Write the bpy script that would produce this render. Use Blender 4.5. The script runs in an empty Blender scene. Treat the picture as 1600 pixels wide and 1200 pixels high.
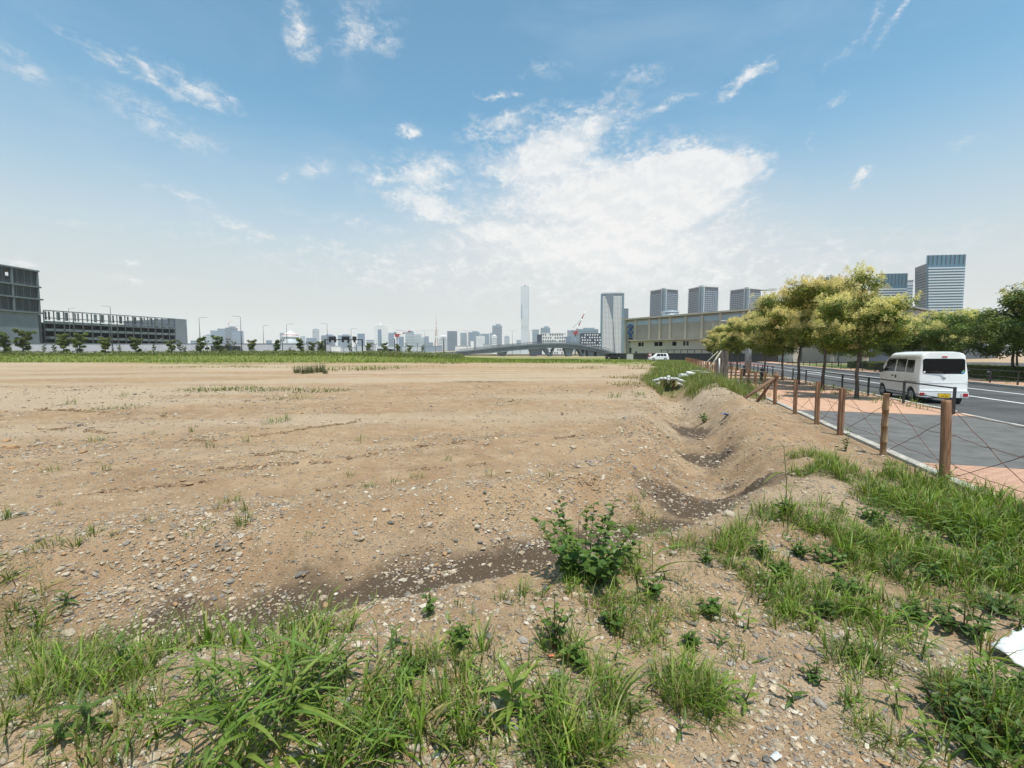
import bpy, bmesh, math, random
import numpy as np
from mathutils import Vector, Matrix
R_ = math.radians
rng = np.random.default_rng(7); random.seed(7)
sc = bpy.context.scene
col = sc.collection

# ------------------------------------------------------------------ camera
CAM_H, F_PX, PITCH = 1.75, 700.0, math.atan(48 / 700.0)
cam_d = bpy.data.cameras.new('camera'); cam = bpy.data.objects.new('camera', cam_d); col.objects.link(cam)
cam.location = (0, 0, CAM_H); cam.rotation_euler = (math.pi / 2 - PITCH, 0, 0)
cam_d.sensor_width = 36; cam_d.lens = 36 * F_PX / 1600; cam_d.clip_start = .05; cam_d.clip_end = 20000
sc.camera = cam

# ------------------------------------------------------------------ light
SUN_EL, SUN_AZ = R_(70), R_(155)          # azimuth clockwise from +Y: behind the viewer and to the right
SUN = Vector((math.sin(SUN_AZ) * math.cos(SUN_EL), math.cos(SUN_AZ) * math.cos(SUN_EL), math.sin(SUN_EL)))
sd = bpy.data.lights.new('sun', 'SUN'); sd.energy = 4.9; sd.angle = R_(.53); sd.color = (1, .945, .85)
so = bpy.data.objects.new('sun', sd); col.objects.link(so); so.location = SUN * 100
so.rotation_euler = (-SUN).to_track_quat('-Z', 'Y').to_euler()
sc.view_settings.view_transform = 'Standard'; sc.view_settings.look = 'None'
sc.view_settings.exposure = 0.16; sc.view_settings.gamma = 1
sc.cycles.use_denoising = True
sc.cycles.max_bounces = 6; sc.cycles.diffuse_bounces = 3; sc.cycles.glossy_bounces = 3
sc.cycles.transmission_bounces = 4; sc.cycles.transparent_max_bounces = 8; sc.cycles.volume_bounces = 1

def ray(px, py):
    a, b = (px - 800) / F_PX, (600 - py) / F_PX
    return np.array((a, math.cos(PITCH) + b * math.sin(PITCH), -math.sin(PITCH) + b * math.cos(PITCH)))
def at(px, py, Y):                        # the point seen at a pixel, at forward distance Y
    r = ray(px, py); t = Y / r[1]
    return Vector((r[0] * t, Y, CAM_H + r[2] * t))
def gp(px, py, z=0.0):
    r = ray(px, py); t = (z - CAM_H) / r[2]
    return Vector((r[0] * t, r[1] * t, z))

# ------------------------------------------------------------------ sky
world = bpy.data.worlds.new('World'); sc.world = world; world.use_nodes = True
wt = world.node_tree; wt.nodes.clear()
class NT:
    def __init__(s, t): s.t = t
    def n(s, typ, **kw):
        nd = s.t.nodes.new(typ)
        for k, v in kw.items(): setattr(nd, k, v)
        return nd
    def set(s, sock, v):
        if isinstance(v, bpy.types.NodeSocket): s.t.links.new(v, sock)
        else: sock.default_value = v
    def m(s, op, a, b=0.0, c=None, clamp=False):
        nd = s.n('ShaderNodeMath', operation=op, use_clamp=clamp)
        s.set(nd.inputs[0], a); s.set(nd.inputs[1], b)
        if c is not None: s.set(nd.inputs[2], c)
        return nd.outputs[0]
    def noise(s, vec, scale, detail=4, rough=.55, dist=0.0, col=False):
        nd = s.n('ShaderNodeTexNoise'); s.set(nd.inputs['Vector'], vec)
        nd.inputs['Scale'].default_value = scale; nd.inputs['Detail'].default_value = detail
        nd.inputs['Roughness'].default_value = rough; nd.inputs['Distortion'].default_value = dist
        return nd.outputs['Color' if col else 'Fac']
    def rng(s, v, a, b, c=0.0, d=1.0, smooth=True):
        nd = s.n('ShaderNodeMapRange'); nd.interpolation_type = 'SMOOTHSTEP' if smooth else 'LINEAR'; nd.clamp = True
        s.set(nd.inputs[0], v)
        for i, q in enumerate((a, b, c, d)): s.set(nd.inputs[i + 1], q)
        return nd.outputs[0]
    def mix(s, f, a, b, typ='MIX'):
        nd = s.n('ShaderNodeMix', data_type='RGBA', blend_type=typ)
        s.set(nd.inputs[0], f)
        for sock, v in ((nd.inputs[6], a), (nd.inputs[7], b)):
            if isinstance(v, (tuple, list)) and len(v) == 3: v = (*v, 1)
            s.set(sock, v)
        return nd.outputs[2]
    def mapping(s, vec, loc=(0, 0, 0), rot=(0, 0, 0), scl=(1, 1, 1), typ='POINT'):
        nd = s.n('ShaderNodeMapping', vector_type=typ); s.set(nd.inputs[0], vec)
        nd.inputs[1].default_value = loc; nd.inputs[2].default_value = rot; nd.inputs[3].default_value = scl
        return nd.outputs[0]
W = NT(wt)
tc = W.n('ShaderNodeTexCoord'); D = tc.outputs['Generated']
sep = W.n('ShaderNodeSeparateXYZ'); W.set(sep.inputs[0], D)
az = W.m('MULTIPLY', W.m('ARCTAN2', sep.outputs[0], sep.outputs[1]), 180 / math.pi)
el = W.m('MULTIPLY', W.m('ARCSINE', sep.outputs[2]), 180 / math.pi)
sky = W.n('ShaderNodeTexSky', sky_type='NISHITA'); sky.sun_disc = False
sky.sun_elevation = SUN_EL; sky.sun_rotation = SUN_AZ; sky.air_density = 1.0; sky.dust_density = .8; sky.ozone_density = 2.0; sky.altitude = 0
ae = W.n('ShaderNodeCombineXYZ'); W.set(ae.inputs[0], az); W.set(ae.inputs[1], el)
warp = W.n('ShaderNodeVectorMath', operation='MULTIPLY_ADD')
W.set(warp.inputs[0], W.noise(W.mapping(D, scl=(1, 1, 1.6)), 13, 6, .62, col=True)); warp.inputs[1].default_value = (6.5, 4.0, 0); warp.inputs[2].default_value = (-3.25, -2.0, 0)
wsum = W.n('ShaderNodeVectorMath', operation='ADD'); W.set(wsum.inputs[0], ae.outputs[0]); W.set(wsum.inputs[1], warp.outputs[0])
AE = wsum.outputs[0]
CLOUDS = [  # direction of each cloud as pixel centre, half sizes in pixels, turn, weight
 (860, 245, 120, 60, 15, 1.25), (790, 195, 70, 24, 10, .95), (915, 205, 80, 34, 25, 1.0), (1065, 275, 105, 42, -3, 1.6), (1010, 315, 140, 70, 10, 1.45),
 (660, 275, 66, 36, 0, 1.0), (585, 275, 40, 34, 0, .75), (670, 322, 75, 28, -15, 1.0), (900, 300, 170, 70, 5, 1.15), (780, 360, 75, 26, 0, 1.2),
 (940, 390, 270, 62, -2, 1.2), (1000, 430, 460, 55, 0, .85), (700, 420, 330, 40, 0, .7),
 (468, 48, 28, 52, 25, .95), (556, 42, 50, 28, 45, .85), (597, 57, 36, 26, 20, .6), (170, 92, 90, 10, -15, .55), (235, 118, 60, 18, -15, .95), (310, 140, 60, 26, -8, .95), (20, 97, 60, 20, -8, .7),
 (250, 190, 110, 26, -12, .6), (775, 145, 34, 8, 4, .95), (633, 204, 18, 10, 20, 1.0), (1170, 122, 52, 17, 22, 1.0), (1045, 162, 62, 10, 12, .7), (1260, 222, 7, 18, 0, .75),
 (1343, 282, 14, 16, -20, 1.0), (1410, 22, 62, 10, 38, .75), (1350, 45, 80, 8, 38, .5), (440, 271, 16, 8, 0, .75), (488, 262, 26, 20, 0, .6), (265, 301, 40, 9, -8, .75), (380, 358, 90, 18, -18, .7),
 (45, 407, 30, 9, 0, 1.0), (205, 441, 50, 11, 0, .9), (208, 408, 14, 6, 0, .8), (585, 440, 60, 16, 0, .9), (120, 350, 70, 12, 0, .5), (560, 350, 120, 12, -5, .5), (1300, 158, 28, 9, 10, .6), (850, 110, 40, 16, 0, .45), (1000, 120, 50, 16, 0, .45), (1500, 230, 60, 10, 10, .35), (500, 390, 260, 26, 0, .5)]
acc = None
for (cx, cy, rx, ry, rot, wgt) in CLOUDS:
    r0 = ray(cx, cy); a0 = math.degrees(math.atan2(r0[0], r0[1])); e0 = math.degrees(math.asin(r0[2] / np.linalg.norm(r0)))
    def ang(px, py):
        r = ray(px, py); return math.degrees(math.atan2(r[0], r[1])), math.degrees(math.asin(r[2] / np.linalg.norm(r)))
    ra = max(.4, abs(ang(cx + rx, cy)[0] - ang(cx - rx, cy)[0]) / 2); re = max(.4, abs(ang(cx, cy - ry)[1] - ang(cx, cy + ry)[1]) / 2)
    mp = W.mapping(AE, (a0, e0, 0), (0, 0, R_(rot)), (ra * 1.35, re * 1.35, 1), 'TEXTURE')
    ln = W.n('ShaderNodeVectorMath', operation='LENGTH'); W.set(ln.inputs[0], mp)
    q = W.m('SUBTRACT', 1.0, ln.outputs['Value'], clamp=True)
    q = W.m('MULTIPLY', q, wgt if wgt > .99 else wgt * .82) if wgt < 1.3 else W.m('MULTIPLY', W.m('MULTIPLY', q, 2.4, clamp=True), wgt * .72)
    acc = q if acc is None else W.m('MAXIMUM', acc, q)
# the same broken cloud goes on all round, outside the frame too
p2 = W.mapping(D, scl=(1, 1, 2.2))
wild = W.rng(W.noise(p2, 3.2, 5, .6), .60, .80, 0, .5)
inview = W.m('MULTIPLY', W.rng(W.m('ABSOLUTE', az), 52, 62), 1.0)
acc = W.m('MAXIMUM', acc, W.m('MULTIPLY', wild, W.m('MAXIMUM', inview, W.rng(el, 46, 56))))
fine = W.noise(W.mapping(D, scl=(1, 1, 1.5)), 24, 9, .7, .25)
brk = W.noise(W.mapping(D, rot=(.2, .1, .4), scl=(1, 1, 1.9)), 38, 7, .68, .3)
acc = W.m('MULTIPLY', acc, W.m('MAXIMUM', W.rng(brk, .38, .64, .12, 1.25), W.rng(acc, .30, .75)))
fine2 = W.noise(W.mapping(D, rot=(.3, .5, .7), scl=(1.6, 1, 2)), 60, 5, .6)
tex = W.m('ADD', W.m('MULTIPLY', W.m('SUBTRACT', fine, .5), 1.7), W.m('MULTIPLY', W.m('SUBTRACT', fine2, .5), .45))
dens = W.m('MULTIPLY', acc, W.m('ADD', 1.2, W.m('MULTIPLY', tex, W.m('SUBTRACT', 2.0, W.m('MULTIPLY', acc, 1.1)))))
alpha = W.m('MULTIPLY', W.rng(dens, .04, 1.15, smooth=False), .9)
veil = W.m('MULTIPLY', W.rng(W.noise(W.mapping(D, scl=(1, 1, 3)), 2.4, 5, .6, .5), .42, .75), .16)
hz = W.rng(el, 27.0, 3.5)
base = W.mix(.0, sky.outputs[0], (1, 1, 1))
base = W.mix(1.0, base, (1.0, 1.64, 1.53), 'MULTIPLY')
base = W.mix(W.m('MULTIPLY', hz, .95), base, (5.55, 5.45, 5.3))
base = W.mix(veil, base, (5.9, 6.4, 6.8))
fup = W.noise(W.mapping(D, loc=(-.006, .01, -.022), scl=(1, 1, 1.5)), 24, 9, .7, .25)
cshade = W.mix(W.m('MULTIPLY', W.rng(W.m('ADD', tex, acc), .0, .7), W.rng(W.m('SUBTRACT', fine, fup), -.09, .09, .55, 1.0)), (6.3, 6.5, 6.7), (8.0, 7.9, 7.75))
r0 = ray(930, 410); bk = W.n('ShaderNodeVectorMath', operation='LENGTH'); W.set(bk.inputs[0], W.mapping(AE, (math.degrees(math.atan2(r0[0], r0[1])), math.degrees(math.asin(r0[2] / np.linalg.norm(r0))), 0), (0, 0, 0), (34, 12, 1), 'TEXTURE'))
base = W.mix(W.m('MULTIPLY', W.rng(bk.outputs['Value'], 1.0, .15), W.rng(fine, .2, .75, .45, .85)), base, (6.5, 6.45, 6.4))
final = W.mix(alpha, base, cshade)
bg = W.n('ShaderNodeBackground'); bg.inputs[1].default_value = .105; W.set(bg.inputs[0], final)
wo = W.n('ShaderNodeOutputWorld'); W.set(wo.inputs[0], bg.outputs[0])
world.cycles.sampling_method = 'MANUAL'; world.cycles.sample_map_resolution = 512

# ------------------------------------------------------------------ helpers
TH = R_(18.9); T2 = (math.sin(TH), math.cos(TH)); N2 = (math.cos(TH), -math.sin(TH))
E0 = gp(1482, 757)                         # foot of the nearest fence post: origin of the street's own axes
def RW(u, v, z=0.0): return Vector((E0.x + u * T2[0] + v * N2[0], E0.y + u * T2[1] + v * N2[1], z))
def UV(x, y):
    dx, dy = x - E0.x, y - E0.y
    return dx * T2[0] + dy * T2[1], dx * N2[0] + dy * N2[1]
STREET = Matrix(((T2[0], -N2[0], 0, 0), (T2[1], -N2[1], 0, 0), (0, 0, 1, 0), (0, 0, 0, 1)))   # local x along street, y to its left

_tab = np.random.default_rng(3).random((256, 256))
def vn(x, y):
    x = np.asarray(x, float); y = np.asarray(y, float)
    xi = np.floor(x).astype(int); yi = np.floor(y).astype(int); fx = x - xi; fy = y - yi
    fx = fx * fx * (3 - 2 * fx); fy = fy * fy * (3 - 2 * fy)
    g = lambda i, j: _tab[i & 255, j & 255]
    return (g(xi, yi) * (1 - fx) + g(xi + 1, yi) * fx) * (1 - fy) + (g(xi, yi + 1) * (1 - fx) + g(xi + 1, yi + 1) * fx) * fy
def fbm(x, y, o=4):
    s = 0; a = .5
    for i in range(o):
        s = s + a * vn(x * 2 ** i + 17.3 * i, y * 2 ** i + 9.1 * i); a *= .5
    return s / (1 - .5 ** o)
def sst(a, b, x):
    t = np.clip((np.asarray(x, float) - a) / (b - a), 0, 1); return t * t * (3 - 2 * t)

def tag(o, label=None, cat=None, group=None, kind=None):
    for k, v in (('label', label), ('category', cat), ('group', group), ('kind', kind)):
        if v: o[k] = v
    return o
def empty(name, loc=(0, 0, 0), rz=0.0, parent=None):
    o = bpy.data.objects.new(name, None); col.objects.link(o); o.location = loc; o.rotation_euler = (0, 0, rz); o.empty_display_size = .2
    if parent: o.parent = parent
    return o
def link(name, me, parent=None, loc=None, rot=None, scl=None):
    o = bpy.data.objects.new(name, me); col.objects.link(o)
    if parent: o.parent = parent
    if loc is not None: o.location = loc
    if rot is not None: o.rotation_euler = rot
    if scl is not None: o.scale = (scl,) * 3 if isinstance(scl, (int, float)) else scl
    return o
def copy_tree(o, parent=None):
    c = o.copy(); col.objects.link(c); c.parent = parent
    for ch in list(o.children): copy_tree(ch, c)
    return c

class MB:
    """collects boxes, tubes, prisms into one mesh"""
    def __init__(s): s.v = []; s.f = []; s.sm = []
    def add(s, vs, fs, smooth=False):
        b = len(s.v); s.v += [tuple(q) for q in vs]
        for f in fs: s.f.append(tuple(b + i for i in f)); s.sm.append(smooth)
        return s
    def box(s, c, d, rz=0.0, top=1.0):
        x, y, z = d[0] / 2, d[1] / 2, d[2] / 2; ca, sa = math.cos(rz), math.sin(rz); vs = []
        for k, sz in ((1, -1), (top, 1)):
            for a, b in ((-1, -1), (1, -1), (1, 1), (-1, 1)):
                px, py = a * x * k, b * y * k; vs.append((c[0] + px * ca - py * sa, c[1] + px * sa + py * ca, c[2] + sz * z))
        return s.add(vs, [(3, 2, 1, 0), (4, 5, 6, 7), (0, 1, 5, 4), (1, 2, 6, 5), (2, 3, 7, 6), (3, 0, 4, 7)])
    def obox(s, c, d, ax, ay):             # box along two given horizontal axes
        return s.box(c, d, math.atan2(ax[1], ax[0]))
    def tube(s, pts, rad, n=6, cap=True, smooth=True):
        pts = [Vector(p) for p in pts]; rad = [rad] * len(pts) if isinstance(rad, (int, float)) else rad
        vs, fs = [], []; up = Vector((0, 0, 1))
        for i, p in enumerate(pts):
            d = (pts[min(i + 1, len(pts) - 1)] - pts[max(i - 1, 0)]).normalized()
            a = d.cross(up if abs(d.z) < .95 else Vector((1, 0, 0))).normalized(); b = d.cross(a)
            for k in range(n):
                t = 2 * math.pi * k / n; vs.append(p + (a * math.cos(t) + b * math.sin(t)) * rad[i])
        for i in range(len(pts) - 1):
            for k in range(n):
                q = (k + 1) % n; fs.append((i * n + k, i * n + q, (i + 1) * n + q, (i + 1) * n + k))
        s.add(vs, fs, smooth)
        if cap:
            b = len(s.v) - len(vs)
            s.f.append(tuple(b + k for k in range(n))[::-1]); s.sm.append(False)
            e = b + (len(pts) - 1) * n; s.f.append(tuple(e + k for k in range(n))); s.sm.append(False)
        return s
    def prism(s, poly, z0, z1):            # polygon in xy, extruded in z
        n = len(poly); vs = [(x, y, z0) for x, y in poly] + [(x, y, z1) for x, y in poly]
        return s.add(vs, [tuple(range(n))[::-1], tuple(range(n, 2 * n))] + [(i, (i + 1) % n, n + (i + 1) % n, n + i) for i in range(n)])
    def slab(s, poly, o, ax, ay, n, t):    # polygon in a given plane, extruded by t along its normal
        o, ax, ay, n = Vector(o), Vector(ax), Vector(ay), Vector(n); k = len(poly)
        vs = [o + ax * x + ay * y for x, y in poly] + [o + ax * x + ay * y + n * t for x, y in poly]
        return s.add(vs, [tuple(range(k))[::-1], tuple(range(k, 2 * k))] + [(i, (i + 1) % k, k + (i + 1) % k, k + i) for i in range(k)])
    def mesh(s, name, m):
        me = bpy.data.meshes.new(name); me.from_pydata(s.v, [], s.f)
        me.polygons.foreach_set('use_smooth', s.sm)
        bm = bmesh.new(); bm.from_mesh(me); bmesh.ops.recalc_face_normals(bm, faces=bm.faces[:]); bm.to_mesh(me); bm.free()
        me.materials.append(m); return me
    def build(s, name, m, parent=None, **kw): return link(name, s.mesh(name, m), parent, **kw)

def np_mesh(name, V, faces, m, colors=None, smooth=False):
    """faces: list of (n,k) index arrays"""
    me = bpy.data.meshes.new(name); V = np.ascontiguousarray(V, np.float32)
    me.vertices.add(len(V)); me.vertices.foreach_set('co', V.ravel())
    tot = sum(f.size for f in faces); npoly = sum(len(f) for f in faces)
    me.loops.add(tot); me.polygons.add(npoly)
    me.loops.foreach_set('vertex_index', np.concatenate([f.ravel() for f in faces]).astype(np.int32))
    cnt = np.concatenate([np.full(len(f), f.shape[1]) for f in faces]); st = np.concatenate(([0], np.cumsum(cnt)[:-1]))
    me.polygons.foreach_set('loop_start', st.astype(np.int32))
    me.polygons.foreach_set('use_smooth', np.full(npoly, smooth))
    if colors is not None:
        a = me.color_attributes.new('Col', 'FLOAT_COLOR', 'POINT')
        c = np.ones((len(V), 4), np.float32); c[:, :3] = colors; a.data.foreach_set('color', c.ravel())
    me.update(calc_edges=True); me.validate()
    me.materials.append(m); return me
def rrect(x0, x1, y0, y1, r, n=4):
    out = []
    for cx, cy, a0 in ((x1 - r, y0 + r, -90), (x1 - r, y1 - r, 0), (x0 + r, y1 - r, 90), (x0 + r, y0 + r, 180)):
        for k in range(n + 1):
            a = R_(a0 + 90 * k / n); out.append((cx + r * math.cos(a), cy + r * math.sin(a)))
    return out

# ------------------------------------------------------------------ materials
def mat(name, c, rough=.8, metal=0.0, var=0.0, vscale=3.0, bump=0.0, bscale=20.0, spec=.5, c2=None, stretch=(1, 1, 1), coord='Object'):
    m = bpy.data.materials.new(name); m.use_nodes = True; t = NT(m.node_tree); b = m.node_tree.nodes['Principled BSDF']
    b.inputs['Roughness'].default_value = rough; b.inputs['Metallic'].default_value = metal; b.inputs['Specular IOR Level'].default_value = spec
    b.inputs['Base Color'].default_value = (*c, 1)
    if var or bump or c2:
        co = t.n('ShaderNodeTexCoord').outputs[coord]; co = t.mapping(co, scl=stretch)
    if var or c2:
        f = t.noise(co, vscale, 6, .6)
        lo = tuple(q * (1 - var) for q in c); hi = c2 or tuple(min(1, q * (1 + var)) for q in c)
        t.set(b.inputs['Base Color'], t.mix(t.rng(f, .3, .7), lo, hi))
    if bump:
        bn = t.n('ShaderNodeBump'); bn.inputs['Strength'].default_value = bump; bn.inputs['Distance'].default_value = .02
        t.set(bn.inputs['Height'], t.noise(co, bscale, 5, .6)); t.set(b.inputs['Normal'], bn.outputs[0])
    return m
def leafmat(name, tint=(1, 1, 1), trans=.35, rough=.5, var=.25, vs=6.0):
    m = bpy.data.materials.new(name); m.use_nodes = True; t = NT(m.node_tree); t.t.nodes.clear()
    a = t.n('ShaderNodeAttribute', attribute_name='Col'); co = t.n('ShaderNodeTexCoord').outputs['Object']
    k = t.rng(t.noise(co, vs, 3), .3, .7, 1 - var, 1 + var)
    cc = t.mix(1.0, a.outputs['Color'], (*tint, 1), 'MULTIPLY')
    sv = t.n('ShaderNodeHueSaturation'); t.set(sv.inputs['Color'], cc); t.set(sv.inputs['Value'], k)
    oi = t.n('ShaderNodeObjectInfo'); t.set(sv.inputs['Hue'], t.rng(oi.outputs['Random'], 0, 1, .485, .512, False))
    b = t.n('ShaderNodeBsdfPrincipled'); t.set(b.inputs['Base Color'], sv.outputs[0]); b.inputs['Roughness'].default_value = rough; b.inputs['Specular IOR Level'].default_value = .35
    tr = t.n('ShaderNodeBsdfTranslucent'); t.set(tr.inputs[0], t.mix(1.0, sv.outputs[0], (1.25, 1.3, .6, 1), 'MULTIPLY'))
    ms = t.n('ShaderNodeMixShader'); ms.inputs[0].default_value = trans; t.set(ms.inputs[1], b.outputs[0]); t.set(ms.inputs[2], tr.outputs[0])
    o = t.n('ShaderNodeOutputMaterial'); t.set(o.inputs[0], ms.outputs[0]); return m
def colmat(name, rough=.85, bump=.3, bscale=60):
    m = bpy.data.materials.new(name); m.use_nodes = True; t = NT(m.node_tree); b = t.t.nodes['Principled BSDF']
    a = t.n('ShaderNodeAttribute', attribute_name='Col'); co = t.n('ShaderNodeTexCoord').outputs['Object']
    sv = t.n('ShaderNodeHueSaturation'); t.set(sv.inputs['Color'], a.outputs['Color']); t.set(sv.inputs['Value'], t.rng(t.noise(co, bscale, 4), .3, .7, .75, 1.2))
    t.set(b.inputs['Base Color'], sv.outputs[0]); b.inputs['Roughness'].default_value = rough; b.inputs['Specular IOR Level'].default_value = .3
    return m
M = {}
M['white_paint'] = mat('white_paint', (.80, .80, .79), .35, var=.04, vscale=2)
M['van_white'] = mat('van_white', (.82, .83, .83), .22, var=.03, vscale=3)
M['van_white'].node_tree.nodes['Principled BSDF'].inputs['Coat Weight'].default_value = .5
M['black_glass'] = mat('black_glass', (.004, .0045, .005), .06, spec=.2)
M['side_glass'] = mat('side_glass', (.008, .012, .011), .05, spec=.35)
M['rubber'] = mat('rubber', (.02, .02, .02), .8, var=.3, vscale=8)
M['black_plastic'] = mat('black_plastic', (.02, .02, .022), .55, var=.2, vscale=10)
M['alloy'] = mat('alloy', (.45, .46, .47), .4, .7, var=.2, vscale=12)
M['red_lens'] = mat('red_lens', (.42, .012, .015), .2, var=.2, vscale=30)
M['clear_lens'] = mat('clear_lens', (.62, .62, .62), .15, var=.15, vscale=40)
M['plate_yellow'] = mat('plate_yellow', (.80, .50, .01), .5, var=.08, vscale=10)
M['plate_ink'] = mat('plate_ink', (.015, .015, .012), .6)
M['chrome'] = mat('chrome', (.3, .3, .32), .25, .9)
M['wood'] = mat('wood', (.235, .115, .06), .85, var=.45, vscale=4, bump=.6, bscale=9, stretch=(6, 6, .5), c2=(.33, .18, .098))
M['wood_dark'] = mat('wood_dark', (.17, .095, .055), .85, var=.4, vscale=4, bump=.6, bscale=9, stretch=(6, 6, .5), c2=(.25, .15, .09))
M['bamboo'] = mat('bamboo', (.24, .145, .08), .7, var=.4, vscale=3, bump=.3, bscale=9, stretch=(8, 8, .6), c2=(.34, .21, .11))
M['grey_timber'] = mat('grey_timber', (.10, .09, .08), .9, var=.4, vscale=3, bump=.7, bscale=7, stretch=(5, 5, .6), c2=(.20, .175, .15))
M['pole_bamboo'] = mat('pole_bamboo', (.34, .34, .24), .7, var=.3, vscale=5)
M['rust'] = mat('rust', (.115, .05, .033), .85, var=.35, vscale=15, c2=(.20, .085, .05))
M['dark_metal'] = mat('dark_metal', (.025, .027, .03), .5, var=.25, vscale=6)
M['brown_metal'] = mat('brown_metal', (.04, .016, .011), .5, var=.3, vscale=6)
M['grey_metal'] = mat('grey_metal', (.20, .20, .20), .55, var=.2, vscale=3)
M['lamp_metal'] = mat('lamp_metal', (.11, .11, .115), .55, var=.2, vscale=3)
M['lamp_head'] = mat('lamp_head', (.55, .55, .53), .5, var=.1, vscale=3)
M['concrete'] = mat('concrete', (.42, .40, .36), .9, var=.2, vscale=4, bump=.3, bscale=40)
M['kerb'] = mat('kerb', (.40, .375, .33), .9, var=.28, vscale=5, bump=.4, bscale=50)
M['bark'] = mat('bark', (.085, .07, .055), .95, var=.4, vscale=8, bump=.8, bscale=14, stretch=(2, 2, .5), c2=(.15, .125, .10))
M['plastic_white'] = mat('plastic_white', (.55, .56, .56), .45, var=.12, vscale=7, bump=.5, bscale=9)
M['blue_plastic'] = mat('blue_plastic', (.02, .13, .42), .4, var=.2, vscale=20)
M['leaf'] = leafmat('leaf')
M['grass'] = leafmat('grass', trans=.3)
M['tree_leaf'] = leafmat('tree_leaf', trans=.28, var=.2, vs=3)
M['stone'] = colmat('stone'); M['stem'] = mat('stem', (.10, .13, .035), .6, var=.3, vscale=20); M['stem_red'] = mat('stem_red', (.12, .05, .04), .6, var=.3, vscale=20)

# ------------------------------------------------------------------ the lie of the land
DITCH = np.array([(-14, -1.6), (-8, 1.15), (-3.2, 3.1), (-1.6, 3.6), (0, 4.25), (1.3, 5.0), (2.35, 5.75), (3.0, 6.6), (3.55, 7.9), (5.1, 12.9), (7.1, 19.4), (9.3, 26.4), (10.4, 29.8)])
def ditch_d(x, y):
    best = np.full(np.shape(x), 1e9); side = np.zeros(np.shape(x))
    for (ax, ay), (bx, by) in zip(DITCH[:-1], DITCH[1:]):
        dx, dy = bx - ax, by - ay; L2 = dx * dx + dy * dy
        t = np.clip(((x - ax) * dx + (y - ay) * dy) / L2, 0, 1); ex, ey = x - ax - t * dx, y - ay - t * dy
        d = np.hypot(ex, ey); s = np.sign(dx * (y - ay) - dy * (x - ax))
        w = d < best; best = np.where(w, d, best); side = np.where(w, s, side)
    return best, side                       # side > 0: the open field
def terr(x, y):
    x = np.asarray(x, float); y = np.asarray(y, float); u, v = UV(x, y)
    near = 1 - sst(60, 200, np.hypot(x, y))
    z = near * (.10 * (fbm(x * .16, y * .16, 3) - .5) + .05 * (fbm(x * .8 + 5, y * .8, 3) - .5) + .05 * (fbm(x * 3.1, y * 3.1, 3) - .5) + .022 * (fbm(x * 9, y * 9 + 3, 2) - .5))
    # wheel ruts and scraped ridges across the open ground
    rut = fbm(x * .22 + 3, y * 1.15 - x * .12, 4); z = z + near * .07 * (1 - np.abs(rut - .5) * 4).clip(-1, 1) * sst(5, 9, y)
    d, s = ditch_d(x, y); wob = .22 * (fbm(x * .9, y * .9 + 40, 3) - .5); d = d + wob
    far = s > 0; w1 = np.where(far, 1.3, np.where(u > 0, 1.15, .85))
    dep = (.60 - .16 * (1 - sst(-1.5, 1, u))) * (1 - sst(.10, 1.0, d / w1)) * (1 - sst(20.7, 21.6, u))
    z = z - dep + (.10 * (fbm(x * 2.3 + 8, y * 2.3, 4) - .5) + .06 * (fbm(x * 7, y * 7, 3) - .5)) * (1 - sst(1.0, 2.0, d)) * sst(.1, .5, d)
    z = z + np.where(far, .05, .13) * np.exp(-((d - 1.45) / .45) ** 2) * (1 - sst(20, 26, u)) * np.where(far | (u < 2), 1, .3)
    z = z + .28 * np.exp(-((v + 1.4) / .5) ** 2) * sst(2.5, 8, u) * (1 - sst(18, 30, u))
    nb = (~far) & (u < 5); z = z + np.where(nb, .05 * (fbm(x * 1.7, y * 1.7 + 11, 4) - .5) + .05 * (1 - sst(0, 3, y)), 0)
    # the ground rises to the road beyond the grass strip
    z = z + sst(84, 112, y) * 1.35 * (1 - sst(-45, 5, x)) * (1 - sst(300, 500, y))
    k = sst(-.75, -.12, v) * (1 - sst(120, 140, u)); z = z * (1 - k) + 0 * k
    drop = sst(.10, .30, v) * (1 - sst(112, 135, u)) * (1 - sst(60, 90, v)); z = z * (1 - drop) - .3 * drop
    return z
def tz(x, y): return float(terr(np.array([x]), np.array([y]))[0])
def gt(px, py):                             # where a pixel's ray meets the ground
    r = ray(px, py); a, b = .8, 300.0
    for n in (160, 24, 24):
        t = np.geomspace(a, b, n); hit = CAM_H + r[2] * t < terr(r[0] * t, r[1] * t); i = int(np.argmax(hit)) if hit.any() else n - 1
        a, b = t[max(i - 1, 0)], t[i]
    return Vector((r[0] * b, r[1] * b, tz(r[0] * b, r[1] * b)))
def axis(dense, step, g, far):
    a, b = dense; c = list(np.arange(a, b + step / 2, step)); s = step
    while c[-1] < far[1]: s *= g; c.append(c[-1] + s)
    s = step; lo = []; q = a
    while q > far[0]: s *= g; q -= s; lo.append(q)
    return np.array(lo[::-1] + c)
gx = axis((-5.5, 8.5), .05, 1.05, (-6400, 6400))
gy = np.concatenate([axis((1.2, 9), .05, 1.08, (-6400, 9))[:-1], axis((9, 16), .075, 1.0275, (8.9, 140))[1:]])
s_ = gy[-1] - gy[-2]; ext = []; q_ = gy[-1]
while q_ < 6400: s_ *= 1.12; q_ += s_; ext.append(q_)
gy = np.concatenate([gy, ext])
gy = np.unique(np.round(gy, 4)); gx = np.unique(np.round(gx, 4))
XX, YY = np.meshgrid(gx, gy); ZZ = terr(XX, YY)
nx, ny = len(gx), len(gy); idx = np.arange(nx * ny).reshape(ny, nx)
Q = np.stack([idx[:-1, :-1], idx[:-1, 1:], idx[1:, 1:], idx[1:, :-1]], -1).reshape(-1, 4)
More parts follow.
